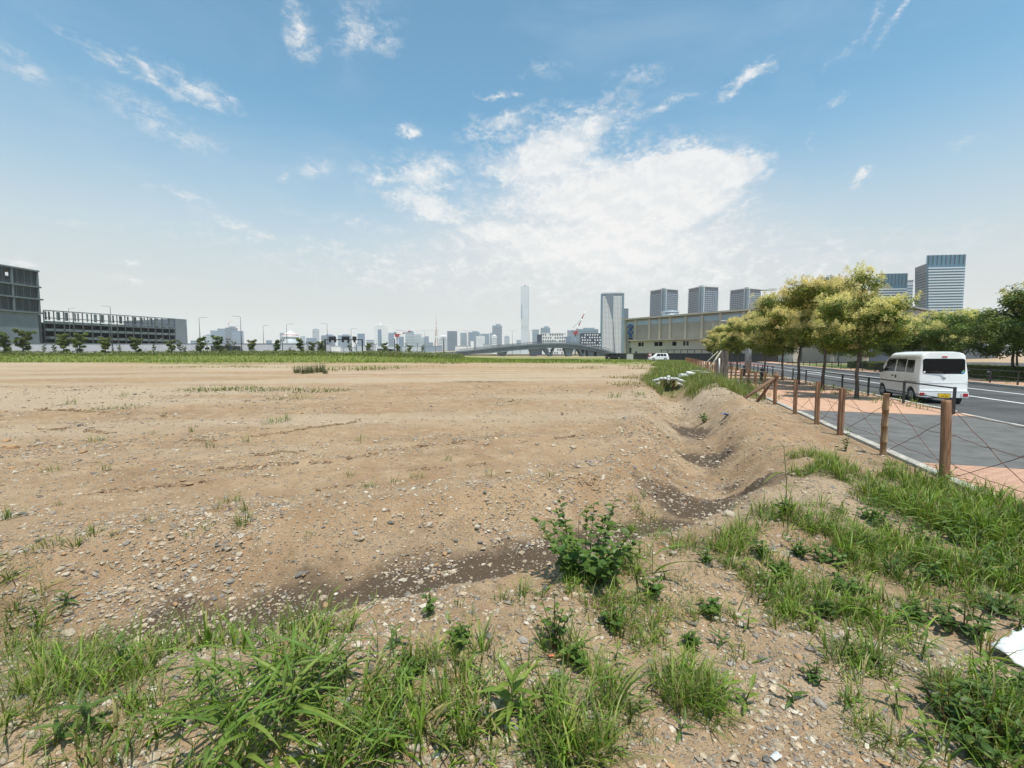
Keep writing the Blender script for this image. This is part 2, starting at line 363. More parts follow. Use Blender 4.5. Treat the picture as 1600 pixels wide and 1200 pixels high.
dd, ss = ditch_d(XX, YY); UU, VV = UV(XX, YY)
wet = (1 - sst(.12, .55, dd + .5 * (fbm(XX * .75, YY * .75 + 3, 3) - .5))) * sst(.40, .56, fbm(XX * .35 + 2.2, YY * .35 + 8.6, 3) + .22 * (YY < 4.6) + .1 * ((YY > 5) & (YY < 7))) * (UU < 24) * np.where(UU > 1, .42, .8)
def blob(px, py, rx, ry, z=0):
    g = gp(px, py, z); return np.exp(-(((XX - g.x) / rx) ** 2 + ((YY - g.y) / ry) ** 2) ** 1.5)
wet = np.maximum(wet, .95 * blob(1075, 670, .5, 1.3, -.5)); wet = np.maximum(wet, .95 * blob(1103, 714, .6, .9, -.5))
wet = np.maximum(wet, .95 * blob(1085, 795, .85, .75, -.5)); wet = np.maximum(wet, .55 * blob(1010, 750, .25, .7, -.1)); wet = np.maximum(wet, .75 * blob(1185, 760, .6, .4, -.2))
wet = np.maximum(wet, .8 * blob(480, 948, 1.1, .22, -.35)); wet = np.maximum(wet, .8 * blob(250, 970, .7, .2, -.35)); wet = np.maximum(wet, .6 * blob(785, 850, .18, .35, -.2))
wet = np.maximum(wet, .55 * blob(760, 597, 3.6, 1.1)); wet = np.maximum(wet, .5 * blob(600, 578, 6, 1.2))
green = sst(82, 86, YY + 5 * (fbm(XX * .05, YY * .1) - .5)) * (1 - sst(-8, 2, VV - 2)) * (1 - sst(150, 260, YY))
green = np.maximum(green, .8 * sst(14, 24, UU) * sst(-4.8, -3.6, VV + 1.2 * (fbm(XX * .4, YY * .4) - .5)) * (VV < 0))
green = np.maximum(green, .7 * sst(52, 80, YY) * sst(.50, .62, fbm(XX * .05 + 7, YY * .14, 4)) * (VV < 0))
pale = sst(.38, .66, fbm(XX * .07 + 30 + YY * .02, YY * .42 - XX * .05, 5))
wet = np.maximum(wet, .36 * (ss > 0) * (UU < 1.5) * (1 - sst(.5, 1.5, dd)))
wet = np.maximum(wet, .92 * (ss > 0) * (UU < -1.8) * (1 - sst(.25, .85, dd + .5 * (fbm(XX * 1.1 + 6, YY * 1.1, 3) - .5))) * sst(-4.5, -2.5, XX))
at_ = np.stack([wet, green, pale], -1).reshape(-1, 3)
def ground_mat():
    m = bpy.data.materials.new('bare_ground'); m.use_nodes = True; t = NT(m.node_tree); b = t.t.nodes['Principled BSDF']
    co = t.n('ShaderNodeTexCoord').outputs['Object']; a = t.n('ShaderNodeAttribute', attribute_name='Col')
    sp = t.n('ShaderNodeSeparateColor'); t.set(sp.inputs[0], a.outputs['Color'])
    c = t.mix(t.rng(t.noise(co, .35, 6, .62), .35, .65), (.315, .198, .110), (.385, .260, .152))
    c = t.mix(t.m('MULTIPLY', t.rng(t.noise(t.mapping(co, rot=(0, 0, .15), scl=(.18, 1.2, 1)), .9, 6, .65), .50, .68), .55), c, (.25, .165, .098))
    c = t.mix(t.rng(t.noise(co, 2.1, 6, .65), .42, .70), c, (.42, .297, .186))
    c = t.mix(t.m('MULTIPLY', t.rng(t.noise(co, 7.0, 7, .75), .54, .66), .7), c, (.190, .128, .078))
    c = t.mix(t.m('MULTIPLY', sp.outputs[2], .75), c, (.445, .348, .245))
    # fine grit: many small stones of their own colours
    vo = t.n('ShaderNodeTexVoronoi'); vo.inputs['Scale'].default_value = 42; t.set(vo.inputs['Vector'], co)
    vs = t.n('ShaderNodeTexVoronoi'); vs.inputs['Scale'].default_value = 110; t.set(vs.inputs['Vector'], co)
    pick = t.n('ShaderNodeSeparateColor'); t.set(pick.inputs[0], vo.outputs['Color'])
    dens = t.rng(t.noise(co, .9, 5, .6), .35, .65, .72, .94)
    isst = t.m('MULTIPLY', t.m('GREATER_THAN', pick.outputs[0], dens), t.rng(vo.outputs['Distance'], .32, .42, 1, 0))
    sc_ = t.mix(pick.outputs[1], (.17, .145, .12), (.52, .45, .36)); c = t.mix(isst, c, sc_)
    pk2 = t.n('ShaderNodeSeparateColor'); t.set(pk2.inputs[0], vs.outputs['Color'])
    is2 = t.m('MULTIPLY', t.m('GREATER_THAN', pk2.outputs[0], .62), t.rng(vs.outputs['Distance'], .30, .45, 1, 0))
    c = t.mix(t.m('MULTIPLY', is2, .75), c, t.mix(pk2.outputs[1], (.13, .10, .078), (.54, .47, .38)))
    wetf = t.m('MULTIPLY', sp.outputs[0], 1.0)
    wetf = t.rng(t.m('ADD', wetf, t.m('MULTIPLY', t.m('SUBTRACT', t.noise(co, 2.2, 8, .75), .5), 1.3)), .22, .80)
    c = t.mix(wetf, c, t.mix(t.m('MAXIMUM', isst, is2), (.098, .068, .045), (.25, .20, .15)))
    g = t.mix(t.noise(co, .7, 6, .7), (.11, .155, .025), (.20, .235, .055)); c = t.mix(t.m('MULTIPLY', sp.outputs[1], t.rng(t.noise(co, 1.3, 5, .7), .3, .6, .45, 1)), c, g)
    t.set(b.inputs['Base Color'], c); b.inputs['Roughness'].default_value = .95; b.inputs['Specular IOR Level'].default_value = .15
    h = t.m('ADD', t.m('MULTIPLY', t.noise(co, 14, 6, .7), .5), t.m('ADD', t.m('MULTIPLY', isst, .22), t.m('MULTIPLY', is2, .14)))
    h = t.m('ADD', h, t.m('MULTIPLY', t.noise(co, 55, 4, .7), .3))
    bn = t.n('ShaderNodeBump'); bn.inputs['Strength'].default_value = 1.0; bn.inputs['Distance'].default_value = .055; t.set(bn.inputs['Height'], h); t.set(b.inputs['Normal'], bn.outputs[0])
    return m
M['ground'] = ground_mat()
me = np_mesh('ground', np.stack([XX, YY, ZZ], -1).reshape(-1, 3), [Q], M['ground'], at_, smooth=True)
ground = tag(link('ground', me), 'bare tan earth field with gravel and a ditch', 'ground', kind='structure')

# ------------------------------------------------------------------ street
def sheet(name, m, rects, label, cat, thick=.06):
    b = MB()
    for (u0, u1, v0, v1, z) in rects:
        b.add([RW(u0, v0, z), RW(u1, v0, z), RW(u1, v1, z), RW(u0, v1, z), RW(u0, v0, z - thick), RW(u1, v0, z - thick), RW(u1, v1, z - thick), RW(u0, v1, z - thick)],
              [(0, 1, 2, 3), (4, 5, 6, 7), (0, 1, 5, 4), (1, 2, 6, 5), (2, 3, 7, 6), (3, 0, 4, 7)])
    return tag(b.build(name, m), label, cat, kind='structure')
M['asphalt'] = mat('asphalt', (.062, .062, .064), .92, var=.28, vscale=.5, bump=.5, bscale=90, c2=(.088, .087, .087))
M['apron_asphalt'] = mat('apron_asphalt', (.118, .115, .111), .93, var=.16, vscale=2.3, bump=.8, bscale=60, c2=(.15, .146, .14))
M['line_paint'] = mat('line_paint', (.74, .74, .72), .7, var=.12, vscale=6)
M['red_asphalt'] = mat('red_asphalt', (.22, .075, .065), .9, var=.2, vscale=.8)
def brick_mat(name, k=1.0):
    m = bpy.data.materials.new(name); m.use_nodes = True; t = NT(m.node_tree); b = t.t.nodes['Principled BSDF']
    co = t.mapping(t.n('ShaderNodeTexCoord').outputs['Object'], rot=(0, 0, TH))
    br = t.n('ShaderNodeTexBrick'); t.set(br.inputs['Vector'], co); br.inputs['Scale'].default_value = 1; br.inputs['Brick Width'].default_value = .2; br.inputs['Row Height'].default_value = .1
    br.inputs['Mortar Size'].default_value = .004; br.inputs['Color1'].default_value = (.45 * k, .255 * k, .165 * k, 1); br.inputs['Color2'].default_value = (.52 * k, .315 * k, .205 * k, 1); br.inputs['Mortar'].default_value = (.36, .21, .15, 1)
    c = t.mix(t.m('MULTIPLY', t.rng(t.noise(co, 1.1, 5, .6), .4, .7), .35), br.outputs['Color'], (.50, .33, .23))
    t.set(b.inputs['Base Color'], c); b.inputs['Roughness'].default_value = .9
    bn = t.n('ShaderNodeBump'); bn.inputs['Strength'].default_value = .4; bn.inputs['Distance'].default_value = .01; t.set(bn.inputs['Height'], t.m('SUBTRACT', 1.0, br.outputs['Fac'])); t.set(b.inputs['Normal'], bn.outputs[0])
    return m
M['paving'] = brick_mat('paving'); M['paver'] = mat('paver', (.44, .25, .17), .9, var=.2, vscale=9, bump=.3, bscale=60, c2=(.51, .31, .215))
sheet('road', M['asphalt'], [(-60, 100, 4.66, 13.8, -.10), (96, 112, -70, 4.6, .05), (100.02, 112, 4.62, 60, -.092)], 'dark asphalt two lane road with white lines', 'road')
ln = MB()
for v, w in ((5.02, .0), (8.9, .15), (11.65, .15)):
    if w: ln.add([RW(-60, v - w / 2, -.094), RW(95, v - w / 2, -.094), RW(95, v + w / 2, -.094), RW(-60, v + w / 2, -.094)], [(0, 1, 2, 3)])
tag(ln.build('lane_line', M['line_paint']), 'long white painted lines on the asphalt', 'road marking', kind='structure')
a = MB()
for k in range(4):
    q = 40 + k * .9; a.add([RW(q, 9.9 + .12 * k, -.093), RW(q + 3, 9.9, -.093), RW(q + 3, 10.1, -.093), RW(q, 10.1 + .12 * k, -.093)], [(0, 1, 2, 3)])
tag(a.build('road_arrow', M['line_paint']), 'white arrow marking painted between the lane lines', 'road marking', kind='structure')
sheet('coloured_road', M['red_asphalt'], [(66, 95, 8.99, 11.55, -.0945 + .004), (78, 95.5, 4.9, 8.80, -.0945 + .004)], 'dull red coloured asphalt at the far junction', 'road')
pave = sheet('pavement', M['paving'], [(8.2, 96, .215, 4.46, .03), (-6, 1.25, .215, 4.46, .022)], 'orange brick pavement behind the post fence', 'pavement')
sheet('driveway', M['apron_asphalt'], [(1.26, 8.19, .215, 4.46, .026)], 'grey asphalt driveway crossing the brick pavement', 'driveway')
sheet('far_pavement', M['paving'], [(26, 96, 14.05, 16.9, .03), (10, 25.9, 14.05, 16.9, .028)], 'orange brick pavement across the road', 'pavement')
M['lawn'] = mat('lawn', (.095, .135, .03), .95, var=.35, vscale=1.2, bump=.8, bscale=25, c2=(.16, .19, .05))
sheet('lawn', M['lawn'], [(14, 50, 17.0, 27, .05), (52, 78, 15.2, 24, .05)], 'mown grass verge beyond the far pavement', 'lawn')
sheet('yard', M['asphalt'], [(14, 96, 27.05, 60, .0), (-10, 95.9, 60.02, 150, .09)], 'asphalt yard in front of the warehouse wing', 'yard')
# single pavers where they can be told apart
pb = MB(); pb.box((0, 0, 0), (.198, .098, .03)); pme = pb.mesh('paver', M['paver']); n = 0
for i in range(24):
    for j in range(13):
        u = -1.05 + i * .1; v = .33 + j * .2 + (.1 if i % 2 else 0)
        if u > 1.19 or v > 2.85: continue
        o = link('paver', pme, pave, RW(u, v, .0205 + random.uniform(-.0015, .0015)), (0, 0, -TH)); n += 1
kerb = tag(empty('kerb', RW(0, .13, 0)), 'pale concrete kerb stones along the post fence', 'kerb', kind='structure')
kb = MB(); kb.box((0, 0, 0), (.592, .15, .26)); kme = kb.mesh('kerb_stone', M['kerb'])
def kerb_run(root, me, u0, u1, v, z, step):
    u = u0
    while u < u1:
        o = link('kerb_stone', me, root); p = RW(u + step / 2, v, z + random.uniform(-.006, .006)); o.location = p - root.location
        o.rotation_euler = (0, 0, math.pi / 2 - TH + random.uniform(-.006, .006)); u += step
kerb_run(kerb, kme, -6, 48, .13, -.085, .6)
k2 = tag(empty('road_kerb', RW(20, 4.56, 0)), 'raised concrete kerb between pavement and road', 'kerb', kind='structure')
kb = MB(); kb.box((0, 0, 0), (.992, .18, .3)); kme2 = kb.mesh('kerb_stone', M['kerb']); kerb_run(k2, kme2, 9.4, 90, 4.56, -.095, 1.0)
k3 = tag(empty('far_kerb', RW(40, 13.9, 0)), 'concrete kerb along the far side of the road', 'kerb', kind='structure'); kerb_run(k3, kme2, 5, 92, 13.92, -.10, 1.0)
kb = MB(); kb.box((0, 0, 0), (.992, .36, .2)); kme4 = kb.mesh('kerb_stone', M['concrete'])
k4 = tag(empty('dropped_kerb', RW(0, 4.6, 0)), 'flush pale concrete edging where the driveway meets the road', 'kerb', kind='structure'); kerb_run(k4, kme4, -6.6, 9.3, 4.62, -.13, 1.0)

# ------------------------------------------------------------------ timber post fence
fence = tag(empty('wire_fence', RW(0, 0, 0)), 'timber post fence strung with rusty wire between field and pavement', 'fence')
def post_mesh(kind, h):
    b = MB()
    if kind == 'log':
        pts = [(0, 0, -.3), (.004, 0, .1), (-.003, .003, .5), (.002, 0, h - .04), (0, 0, h)]; b.tube(pts, [.058, .057, .055, .053, .049], 14)
    elif kind == 'bamboo':
        pts, rr = [], []
        for k in range(5):
            z0 = -.3 + k * (h + .3) / 5; z1 = z0 + (h + .3) / 5
            pts += [(0, 0, z0 + .006), (.002 * k, 0, (z0 + z1) / 2), (.003 * k, 0, z1 - .012), (.003 * k, 0, z1 - .004)]; rr += [.052 - k * .001, .048 - k * .001, .050 - k * .001, .056 - k * .001]
        b.tube(pts, rr, 12)
    else:                                    # sawn post with a split down one face
        w = .043; pl = [(-w, -w), (-.012, -w), (0, -w + .012), (.01, -w), (w, -w), (w, w), (-w, w)]; b.prism(pl, -.3, h)
    return b.mesh('post', {'log': M['wood'], 'bamboo': M['bamboo']}.get(kind, M['wood']))
PM = {k: post_mesh(k, h) for k, h in (('log', 1.13), ('bamboo', 1.04), ('sawn', 1.02))}
pu = [-5.4, -3.6, -1.85, 0, 1.78, 3.82, 5.35, 7.32, 9.9]; q = 9.9
while q < 84: q += 1.82 + random.uniform(-.12, .12); pu.append(q)
post_tops = []
for i, u in enumerate(pu):
    k = 'log' if u == 0 else 'bamboo' if u == 1.78 else 'log' if u in (9.9, -3.6) else 'sawn'
    o = link('post', PM[k], fence); p = RW(u, -.04 + random.uniform(-.02, .02), 0); o.location = p - fence.location
    o.rotation_euler = (random.uniform(-.035, .035), random.uniform(-.035, .035), random.uniform(0, 6) if k != 'sawn' else -TH + random.uniform(-.25, .25)); o.scale = (1, 1, random.uniform(.95, 1.04) if 0 != u else 1)
def wire(p, q, sag=.03, n=10, wob=.012):
    p, q = Vector(p), Vector(q); pts = []
    for k in range(n + 1):
        t = k / n; c = p.lerp(q, t) + Vector((0, 0, -sag * 4 * t * (1 - t)))
        if 0 < k < n: c += Vector((random.uniform(-wob, wob), random.uniform(-wob, wob), random.uniform(-wob, wob)))
        pts.append(c - fence.location)
    return pts
for i in range(len(pu) - 1):
    if pu[i] > 17: break
    a, c = pu[i], pu[i + 1]; r = .0042 if pu[i] < 6 else .005
    for z0, z1 in ((1.0, .98), (.66, .67), (.3, .28)):
        b = MB(); b.tube(wire(RW(a, .02, z0), RW(c, .02, z1), .035), r, 5); b.build('wire', M['rust'], fence)
    for z0, z1 in ((.97, .10), (.10, .97)):
        b = MB(); b.tube(wire(RW(a, .025, z0), RW(c, .025, z1), .02), r, 5); b.build('wire', M['rust'], fence)
# strut braced post at the change of line
for (du, dv) in ((-.35, -1.05), (-1.25, -.05)):
    b = MB(); f = RW(9.9 + du, -.04 + dv, 0); f.z = tz(f.x, f.y) - .1; t0 = RW(9.9, -.06, .93)
    if dv < -.5: f = RW(9.3, -1.15, 0); f.z = tz(f.x, f.y) - .12
    else: f = RW(10.5, -.55, 0); f.z = tz(f.x, f.y) - .12
    b.tube([f - fence.location, t0 - fence.location], [.052, .046], 10); b.build('strut', M['wood_dark'], fence)
b = MB(); c = RW(9.9, -.04, 1.0) - fence.location; b.tube([c + Vector((0, 0, -.1)), c + Vector((0, 0, .06))], .078, 12); b.build('post_cap', M['wood_dark'], fence)

# weathered pile with bamboo struts standing among the weeds
pile = tag(empty('timber_pile', RW(20.2, -.62, 0), -TH), 'weathered grey timber pile of upright planks propped by poles', 'timber pile')
for k in range(3):
    b = MB(); hh = 1.95 - (.08, .0, .07)[k]; b.prism([(-.10, -.14), (.095, -.15), (.10, .13), (-.095, .14)], -.3, hh); b.build('plank', M['grey_timber'], pile, loc=(-.21 + k * .205, random.uniform(-.03, .03), 0), rot=(0, random.uniform(-.012, .012), 0))
def wp(px, py, Y): return pile.matrix_world.inverted() @ at(px, py, Y)
bpy.context.view_layer.update()
for (a, c, r) in (((1091, 578, 24.6), (1122, 549, 24.8), .02), ((1103, 583, 24.4), (1127, 548.5, 24.75), .035), ((1080, 579, 24.0), (1106, 581, 24.3), .03), ((1095, 583, 24.0), (1112, 582, 24.3), .02)):
    b = MB(); b.tube([wp(*a), wp(*c)], r, 8); b.build('prop', M['pole_bamboo'], pile)
b = MB(); b.tube([wp(1124, 583, 24.4), wp(1124, 560, 24.4)], .035, 8); b.build('marker_stake', M['white_paint'], pile)

# ------------------------------------------------------------------ pedestrian rails and bollards
def rail(us, v, label, end_drop=True):
    root = tag(empty('guard_rail', RW(us[0], v, 0)), label, 'guard rail', 'dark guard rails along the street')
    for u in us:
        b = MB(); b.box((0, 0, .37), (.05, .06, .86), math.pi / 2 - TH); b.build('post', M['dark_metal'], root, loc=RW(u, v, .0) - root.location)
    for z in (.77, .43):
        b = MB(); b.tube([RW(us[0], v, z) - root.location, RW(us[-1], v, z) - root.location], .022 if z > .6 else .016, 8); b.build('rail', M['dark_metal'], root)
    return root
rail([8.5 + 2.83 * k for k in range(7)], 4.12, 'dark two bar guard rail on the kerb beside the white van')
rail([31.2 + 1.95 * k for k in range(5)], 4.12, 'short dark guard rail on the kerb beside the two brown bollards')
rail([47 + 2.83 * k for k in range(10)], 4.12, 'dark guard rail on the kerb in front of the far end of the tree row')
rail([36.6 + 2.83 * k for k in range(16)], 14.6, 'long dark guard rail across the road in front of the warehouse entrance')
rail([20 + 2.2 * k for k in range(5)], 14.5, 'dark guard rail across the road beside the clipped hedge')
def bollard(u, v, label):
    root = tag(empty('bollard', RW(u, v, .02)), label, 'bollard', 'brown bollards on the pavements')
    b = MB(); b.tube([(0, 0, -.05), (0, 0, .02), (0, 0, .56)], [.11, .1, .095], 16); b.build('body', M['brown_metal'], root)
    b = MB(); b.tube([(0, 0, .56), (0, 0, .63)], [.1, .1], 16); b.build('reflective_band', M['lamp_head'], root)
    b = MB(); b.tube([(0, 0, .63), (0, 0, .72), (0, 0, .77), (0, 0, .79)], [.095, .095, .075, .03], 16); b.build('cap', M['brown_metal'], root)
bollard(24, 2.07, 'dark brown bollard with a pale band on the brick pavement, nearer the braced fence post')
bollard(30.6, 2.07, 'dark brown bollard with a pale band on the brick pavement, nearer the street lamp')
bollard(30.6, 15.4, 'brown bollard across the road just behind the white van')
bollard(28.4, 15.4, 'brown bollard across the road at the end of the hedge')

# ------------------------------------------------------------------ kei van
van = tag(empty('van', RW(13.05, 5.98, -.10), math.pi / 2 - TH), 'white boxy mini van with yellow number plate parked at the kerb', 'van')
WB, WM_, WT = .715, .7375, .635             # half widths at sill, belt, roof
def hw(z):                                  # half width of the body side at height z
    zs = [.24, .32, .55, 1.0, 1.66, 1.8]; ws = [.68, WB, .735, WM_, .655, WT]
    return float(np.interp(z, zs, ws))
ZS = [.24, .30, .45, .62, .8, 1.0, 1.2, 1.45, 1.66, 1.76, 1.83, 1.875]
def van_body():
    st = [(-.0, .075), (.015, .035), (.05, .012), (.12, 0), (.5, 0), (1.0, 0), (1.6, 0), (2.1, 0), (2.45, .0), (2.7, .0), (2.95, .005), (3.15, .02), (3.3, .06), (3.38, .13)]
    top = [1.875, 1.885, 1.895, 1.90, 1.905, 1.905, 1.905, 1.90, 1.88, 1.72, 1.40, 1.06, .96, .86]
    V, Fc = [], []; n = 0
    for (x, ins), zt in zip(st, top):
        ring = []
        for z in ZS:
            zz = .24 + (z - .24) * (zt - .24) / (1.875 - .24) if zt < 1.87 else z
            w = hw(zz) - ins - (.05 if z > 1.8 and zt > 1.5 else 0) - (.10 if z > 1.86 else 0)
            lean = .075 * max(0, (zz - .6) / 1.3) ** 1.5 * (1 if x < .1 else 0) - (.03 if (zz < .5 and x < .1) else 0)
            ring.append((x + lean, w, zz))
        ring.append((x + (.09 if x < .1 else 0), .3, zt + .012)); ring.append((x + (.09 if x < .1 else 0), 0, zt + .016))
        full = ring + [(a, -b, c) for a, b, c in ring[-2::-1]]
        n = len(full); V += full
    for i in range(len(st) - 1):
        for k in range(n - 1): Fc.append((i * n + k, i * n + k + 1, (i + 1) * n + k + 1, (i + 1) * n + k))
        Fc.append((i * n + n - 1, i * n, (i + 1) * n, (i + 1) * n + n - 1))
    Fc.append(tuple(range(n))); Fc.append(tuple(range((len(st) - 1) * n, len(st) * n)))
    b = MB(); b.add(V, Fc, True); me = b.mesh('body', M['van_white'])
    o = link('body', me, van)
    for x in (.55, 2.94):                   # wheel arches cut through the sides
        c = MB(); c.tube([(x, -1, .27), (x, 1, .27)], .33, 28); cu = c.build('cutter', M['van_white'])
        md = o.modifiers.new('cut', 'BOOLEAN'); md.object = cu; md.operation = 'DIFFERENCE'; md.solver = 'EXACT'
        cu.parent = van
        bpy.context.view_layer.update(); dg = bpy.context.evaluated_depsgraph_get()
        nm = bpy.data.meshes.new_from_object(o.evaluated_get(dg)); o.modifiers.clear(); o.data = nm; bpy.data.objects.remove(cu)
    bm = bmesh.new(); bm.from_mesh(o.data)
    for f in bm.faces: f.smooth = True
    for e in bm.edges:
        if len(e.link_faces) == 2 and e.calc_face_angle(0) > R_(38): e.smooth = False
    bm.to_mesh(o.data); bm.free(); return o
body = van_body()
def rear_x(z): return .075 * max(0, (z - .6) / 1.3) ** 1.5 - (.03 if z < .5 else 0)
def rear_panel(name, m, poly, proud=.006, parent=None, th=.02):   # poly in (y, z) on the tailgate
    b = MB(); vs = [(rear_x(z) - proud, y, z) for y, z in poly] + [(rear_x(z) + th, y, z) for y, z in poly]; k = len(poly)
    b.add(vs, [tuple(range(k)), tuple(range(k, 2 * k))[::-1]] + [(i, (i + 1) % k, k + (i + 1) % k, k + i) for i in range(k)]); return b.build(name, m, parent or van)
def side_panel(name, m, poly, proud=.005, parent=None, s=1):      # poly in (x, z) on the body side
    b = MB(); k = len(poly); vs = [(x, s * (hw(z) + proud), z) for x, z in poly] + [(x, s * (hw(z) - .02), z) for x, z in poly]
    b.add(vs, [tuple(range(k)), tuple(range(k, 2 * k))[::-1]] + [(i, (i + 1) % k, k + (i + 1) % k, k + i) for i in range(k)]); return b.build(name, m, parent or van)
rear_panel('rear_window_seal', M['black_plastic'], rrect(-.615, .615, 1.105, 1.655, .08), .004)
rw = rear_panel('rear_window', M['black_glass'], rrect(-.60, .60, 1.12, 1.64, .07), .008)
b = MB(); b.tube([(-.02, -.02, 1.10), (-.012, .1, 1.16), (.0, .52, 1.19)], [.016, .012, .007], 6); b.build('wiper', M['black_plastic'], van)
for (y, z, w, h, m) in ((.565, 1.165, .03, .03, 'white_paint'), (-.55, 1.16, .045, .028, 'blue_sticker'), (-.565, 1.215, .03, .016, 'green_sticker')):
    if m not in M: M[m] = mat(m, (.1, .35, .7) if 'blue' in m else (.35, .55, .12), .5, var=.2, vscale=60)
    rear_panel('sticker', M[m], rrect(y - w, y + w, z - h, z + h, min(w, h) * .6), .0105, rw)
rear_panel('high_brake_light', M['red_lens'], rrect(-.10, .06, 1.70, 1.745, .015), .012)
rear_panel('tailgate_seam', M['black_plastic'], [(-.70, .803), (.70, .803), (.70, .811), (-.70, .811)], .0025)
rear_panel('tailgate_trim', M['van_white'], rrect(-.70, .70, .755, .800, .015), .016)
rear_panel('handle_recess', M['black_plastic'], rrect(-.115, .095, .645, .715, .025), .006)
em = rear_panel('emblem', M['chrome'], [(.062 * math.cos(R_(a)) - .01, .95 + .034 * math.sin(R_(a))) for a in range(0, 360, 20)], .012)
rear_panel('emblem_bar', M['lamp_head'], rrect(-.075, .055, .943, .957, .005), .015, em)
rear_panel('lock', M['chrome'], [(.012 * math.cos(R_(a)) - .01, .865 + .012 * math.sin(R_(a))) for a in range(0, 360, 30)], .008)
rear_panel('lettering', M['chrome'], rrect(.38, .55, .695, .715, .004), .004)
b = MB(); b.slab([(y, z) for y, z in rrect(-.722, .722, .245, .475, .05)], (-.055, 0, 0), (0, 1, 0), (0, 0, 1), (1, 0, 0), .16); bp = b.build('rear_bumper', M['van_white'], van)
b = MB(); b.slab(rrect(-.70, .70, .468, .49, .008), (-.062, 0, 0), (0, 1, 0), (0, 0, 1), (1, 0, 0), .1); b.build('bumper_step', M['van_white'], van)
for s in (1, -1):
    b = MB(); b.slab(rrect(.56 if s > 0 else -.70, .70 if s > 0 else -.56, .285, .405, .012), (-.064, 0, 0), (0, 1, 0), (0, 0, 1), (1, 0, 0), .03); tl = b.build('tail_light', M['red_lens'], van)
    b = MB(); b.slab(rrect(.485 if s > 0 else -.555, .555 if s > 0 else -.485, .29, .40, .01), (-.064, 0, 0), (0, 1, 0), (0, 0, 1), (1, 0, 0), .03); b.build('reverse_light', M['clear_lens'], tl)
b = MB(); b.slab(rrect(-.205, .165, .245, .40, .01), (-.058, 0, 0), (0, 1, 0), (0, 0, 1), (1, 0, 0), .02); b.build('plate_recess', M['grey_metal'], van)
b = MB(); b.slab(rrect(-.185, .145, .235, .385, .008), (-.064, 0, 0), (0, 1, 0), (0, 0, 1), (1, 0, 0), .006); pl = b.build('number_plate', M['plate_yellow'], van)
def text_mesh(name, body_, size, m, parent, mtx, ext=.001):
    cu = bpy.data.curves.new(name, 'FONT'); cu.body = body_; cu.size = size; cu.align_x = 'CENTER'; cu.align_y = 'CENTER'; cu.extrude = ext
    t = bpy.data.objects.new(name, cu); col.objects.link(t); bpy.context.view_layer.update()
    me = bpy.data.meshes.new_from_object(t.evaluated_get(bpy.context.evaluated_depsgraph_get())); bpy.data.objects.remove(t); me.materials.clear(); me.materials.append(m)
    o = link(name, me, parent); o.matrix_local = mtx; return o
# reads from behind: text x runs to the van's right (-y), text up is +z
text_mesh('lettering', '94-06', .088, M['plate_ink'], pl, Matrix(((0, 0, -1, -.0652), (-1, 0, 0, -.03), (0, 1, 0, .285), (0, 0, 0, 1))))
text_mesh('lettering', '480', .034, M['plate_ink'], pl, Matrix(((0, 0, -1, -.0652), (-1, 0, 0, -.04), (0, 1, 0, .355), (0, 0, 0, 1))))
for s in (1, -1):
    side_panel('side_window', M['side_glass'], [(.40, 1.12), (1.0, 1.12), (1.0, 1.60), (.52, 1.60), (.46, 1.57)], s=s)
    side_panel('side_window', M['side_glass'], [(1.08, 1.12), (1.80, 1.12), (1.80, 1.60), (1.08, 1.60)], s=s)
    side_panel('side_window', M['side_glass'], [(1.90, 1.12), (2.88, 1.10), (2.62, 1.46), (2.48, 1.59), (1.90, 1.60)], s=s)
    side_panel('rain_visor', M['black_plastic'], [(1.06, 1.605), (2.5, 1.60), (2.66, 1.42), (2.70, 1.42), (2.52, 1.635), (1.06, 1.64)], .02, s=s)
    for x0, x1 in ((1.02, 1.03), (1.845, 1.853), (2.80, 2.808)): side_panel('door_seam', M['black_plastic'], [(x0, .36), (x1, .36), (x1, 1.08), (x0, 1.08)], .002, s=s)
    side_panel('slide_rail', M['black_plastic'], [(.12, .765), (1.0, .765), (1.0, .79), (.12, .79)], .006, s=s)
    side_panel('door_handle', M['black_plastic'], rrect(1.92, 2.10, .93, .975, .02), .018, s=s)
    side_panel('door_handle', M['black_plastic'], rrect(1.70, 1.78, .86, .99, .02), .014, s=s)
    side_panel('roof_gutter', M['van_white'], [(.16, 1.69), (2.48, 1.68), (2.48, 1.71), (.16, 1.72)], .016, s=s)
    b = MB(); b.slab(rrect(0, .13, 0, .2, .04), (2.86, s * .74, 1.06), (0, s, 0), (0, 0, 1), (1, 0, 0), .09); b.build('mirror', M['black_plastic'], van)
    for x in (.55, 2.94):
        b = MB(); b.tube([(x, s * .44, .27), (x, s * .69, .27)], .32, 24); b.build('wheel_well', M['black_plastic'], van)
        b = MB(); b.tube([(x, s * .56, .27), (x, s * .575, .27), (x, s * .70, .27), (x, s * .715, .27)], [.25, .268, .268, .25], 28); w = b.build('wheel', M['rubber'], van)
        b = MB(); b.tube([(x, s * .70, .27), (x, s * .722, .27), (x, s * .727, .27)], [.185, .175, .06], 24); r = b.build('rim', M['alloy'], w)
        for k in range(6):
            aa = k * math.pi / 3; b = MB(); b.box((x + .11 * math.cos(aa), s * .724, .27 + .11 * math.sin(aa)), (.045, .012, .045)); b.build('vent_hole', M['rubber'], r)
b = MB(); b.add([(2.66, -.60, 1.70), (2.66, .60, 1.70), (3.10, .66, 1.12), (3.10, -.66, 1.12), (2.60, -.58, 1.68), (2.60, .58, 1.68), (3.04, .64, 1.10), (3.04, -.64, 1.10)], [(0, 1, 2, 3), (4, 5, 6, 7), (0, 1, 5, 4), (1, 2, 6, 5), (2, 3, 7, 6), (3, 0, 4, 7)]); b.build('windscreen', M['side_glass'], van)
